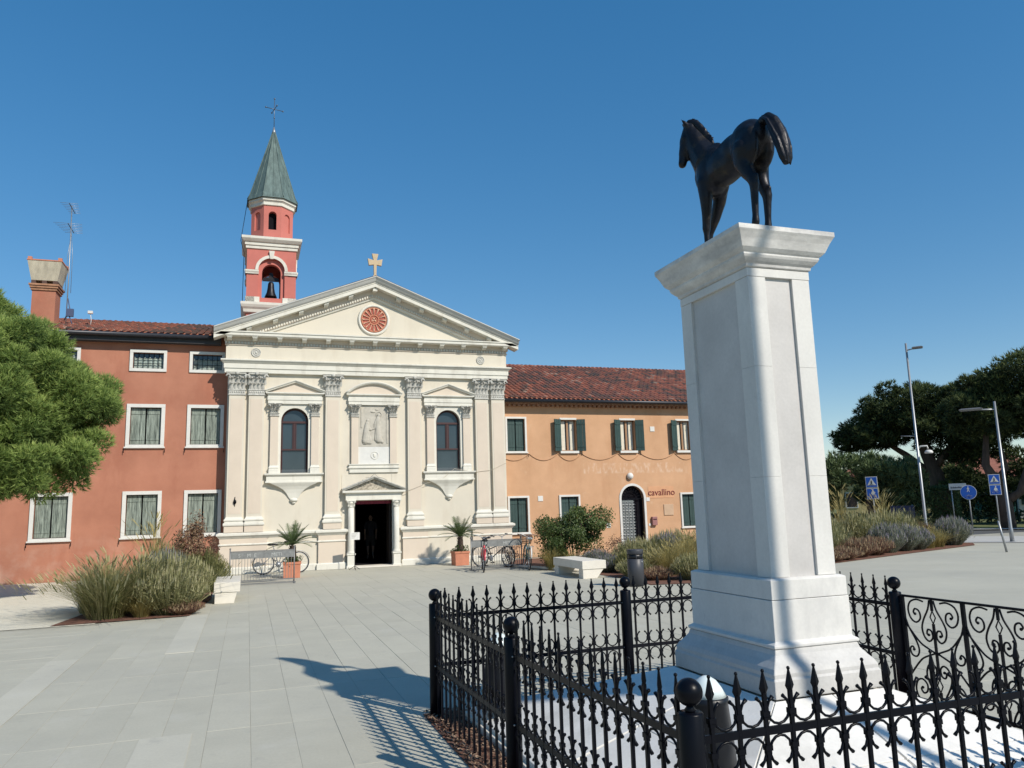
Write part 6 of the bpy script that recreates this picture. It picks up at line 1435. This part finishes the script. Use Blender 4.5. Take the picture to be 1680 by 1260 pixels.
def crossing_sign(x, y, ztop, s_, label, rz):
    t = thing('crossing_sign', label, 'road sign', (x, y, 0), rz, 'blue square crossing signs', world=False)
    part(MB().tube([(0, .03, 0), (0, .03, ztop)], .03, 8), 'pole', GALV, t)
    for k, z in enumerate((ztop-s_/2, ztop-s_*1.5-.02)):
        pn = part(MB().box(-s_/2, s_/2, -.006, .01, z-s_/2, z+s_/2), 'sign_panel', WHITE, t); part(MB().box(-s_/2+.025, s_/2-.025, -.010, -.0065, z-s_/2+.025, z+s_/2-.025), 'blue_face', BLUE, pn)
        mb = MB()
        if k == 0:
            part(MB().prism([(-.17, z-.13), (.17, z-.13), (0, z+.17)], 'y', -.014, -.0105), 'triangle', WHITE, pn); person_icon(mb, 0, z-.02, .28, -.017); mb.box(-.10, .10, -.019, -.015, z-.115, z-.105); part(mb, 'symbol', BLACKPL, pn)
        else: bike_icon(mb, 0, z-.01, .44, -.014); part(mb, 'symbol', WHITE, pn)
SR = math.atan2(uy, ux)
crossing_sign(24.85, 26.05, 2.73, .46, 'pair of blue square crossing signs in front of the grey green tree', SR)
crossing_sign(32.48, 26.62, 2.75, .46, 'pair of blue square crossing signs beside the shorter lamp post', SR)
rs = thing('path_sign', 'round blue sign with white walker and bicycle near the lavender', 'road sign', (34.06, 29.41, 0), SR, world=False)
part(MB().tube([(0, .03, 0), (0, .03, 2.3)], .03, 8), 'pole', GALV, rs)
def disc(r_, y0, y1, z): return MB().loft([[(r_*math.cos(a*.1745), yy, z+r_*math.sin(a*.1745)) for a in range(36)] for yy in (y0, y1)])
pn = part(disc(.36, -.006, .01, 1.97), 'sign_panel', WHITE, rs); part(disc(.34, -.010, -.0065, 1.97), 'blue_face', BLUE, pn)
mb = MB(); person_icon(mb, 0, 2.11, .42, -.014); part(mb, 'walker_symbol', WHITE, pn); mb = MB(); bike_icon(mb, 0, 1.84, .42, -.014, False); part(mb, 'bicycle_symbol', WHITE, pn)
ss = thing('street_name_sign', 'white street name plate on a pole left of the round blue sign', 'street sign', (35.9, 31.9, 0), SR, world=False)
part(MB().tube([(-.1, .03, 0), (-.1, .03, 2.45)], .03, 8), 'pole', GALV, ss); pn = part(MB().box(-.2, .62, -.008, .01, 2.12, 2.46), 'sign_panel', WHITE, ss)
mb = MB(); rr_ = random.Random(2)
x = -.12
while x < .5: w = rr_.uniform(.02, .05); mb.box(x, x+w, -.012, -.0085, 2.20, 2.20+rr_.uniform(.06, .1)); x += w+.015
part(mb, 'worn_lettering', M('dark_print', (.06, .06, .07), .6), pn)
single(MB().tube([(23.26, 18.94, 0), (23.1, 18.98, 1.0)], [.035, .03], 10), 'bollard', GALV, 'thin leaning metal post on the pavement at the right edge', 'post')
nb = thing('noticeboard', 'dark blue panel standing behind the tall grasses near the tall lamp', 'board', (34.4, 34.0, 0), SR, world=False)
part(MB().box(-.6, .6, -.03, .03, .3, 1.35), 'panel', M('dark_blue_panel', (.02, .03, .08), .5), nb)
for x in (-.5, .5): part(MB().tube([(x, 0, 0), (x, 0, 1.4)], .03, 8), 'post', GALV, nb)
# small fallen leaf on the paving
mb = MB(); mb.add([(0, 0, .004), (.03, .012, .02), (.07, .0, .006), (.03, -.014, .012)], [(0, 1, 2), (0, 2, 3)], False, .5); mb.tube([(.07, 0, .006), (.10, .01, .01)], .002, 4)
single(mb, 'fallen_leaf', M('dry_leaf', (.12, .10, .07), .8), 'single dry fallen leaf on a light paving slab', 'leaf', (-.62, 7.1, 0.006))
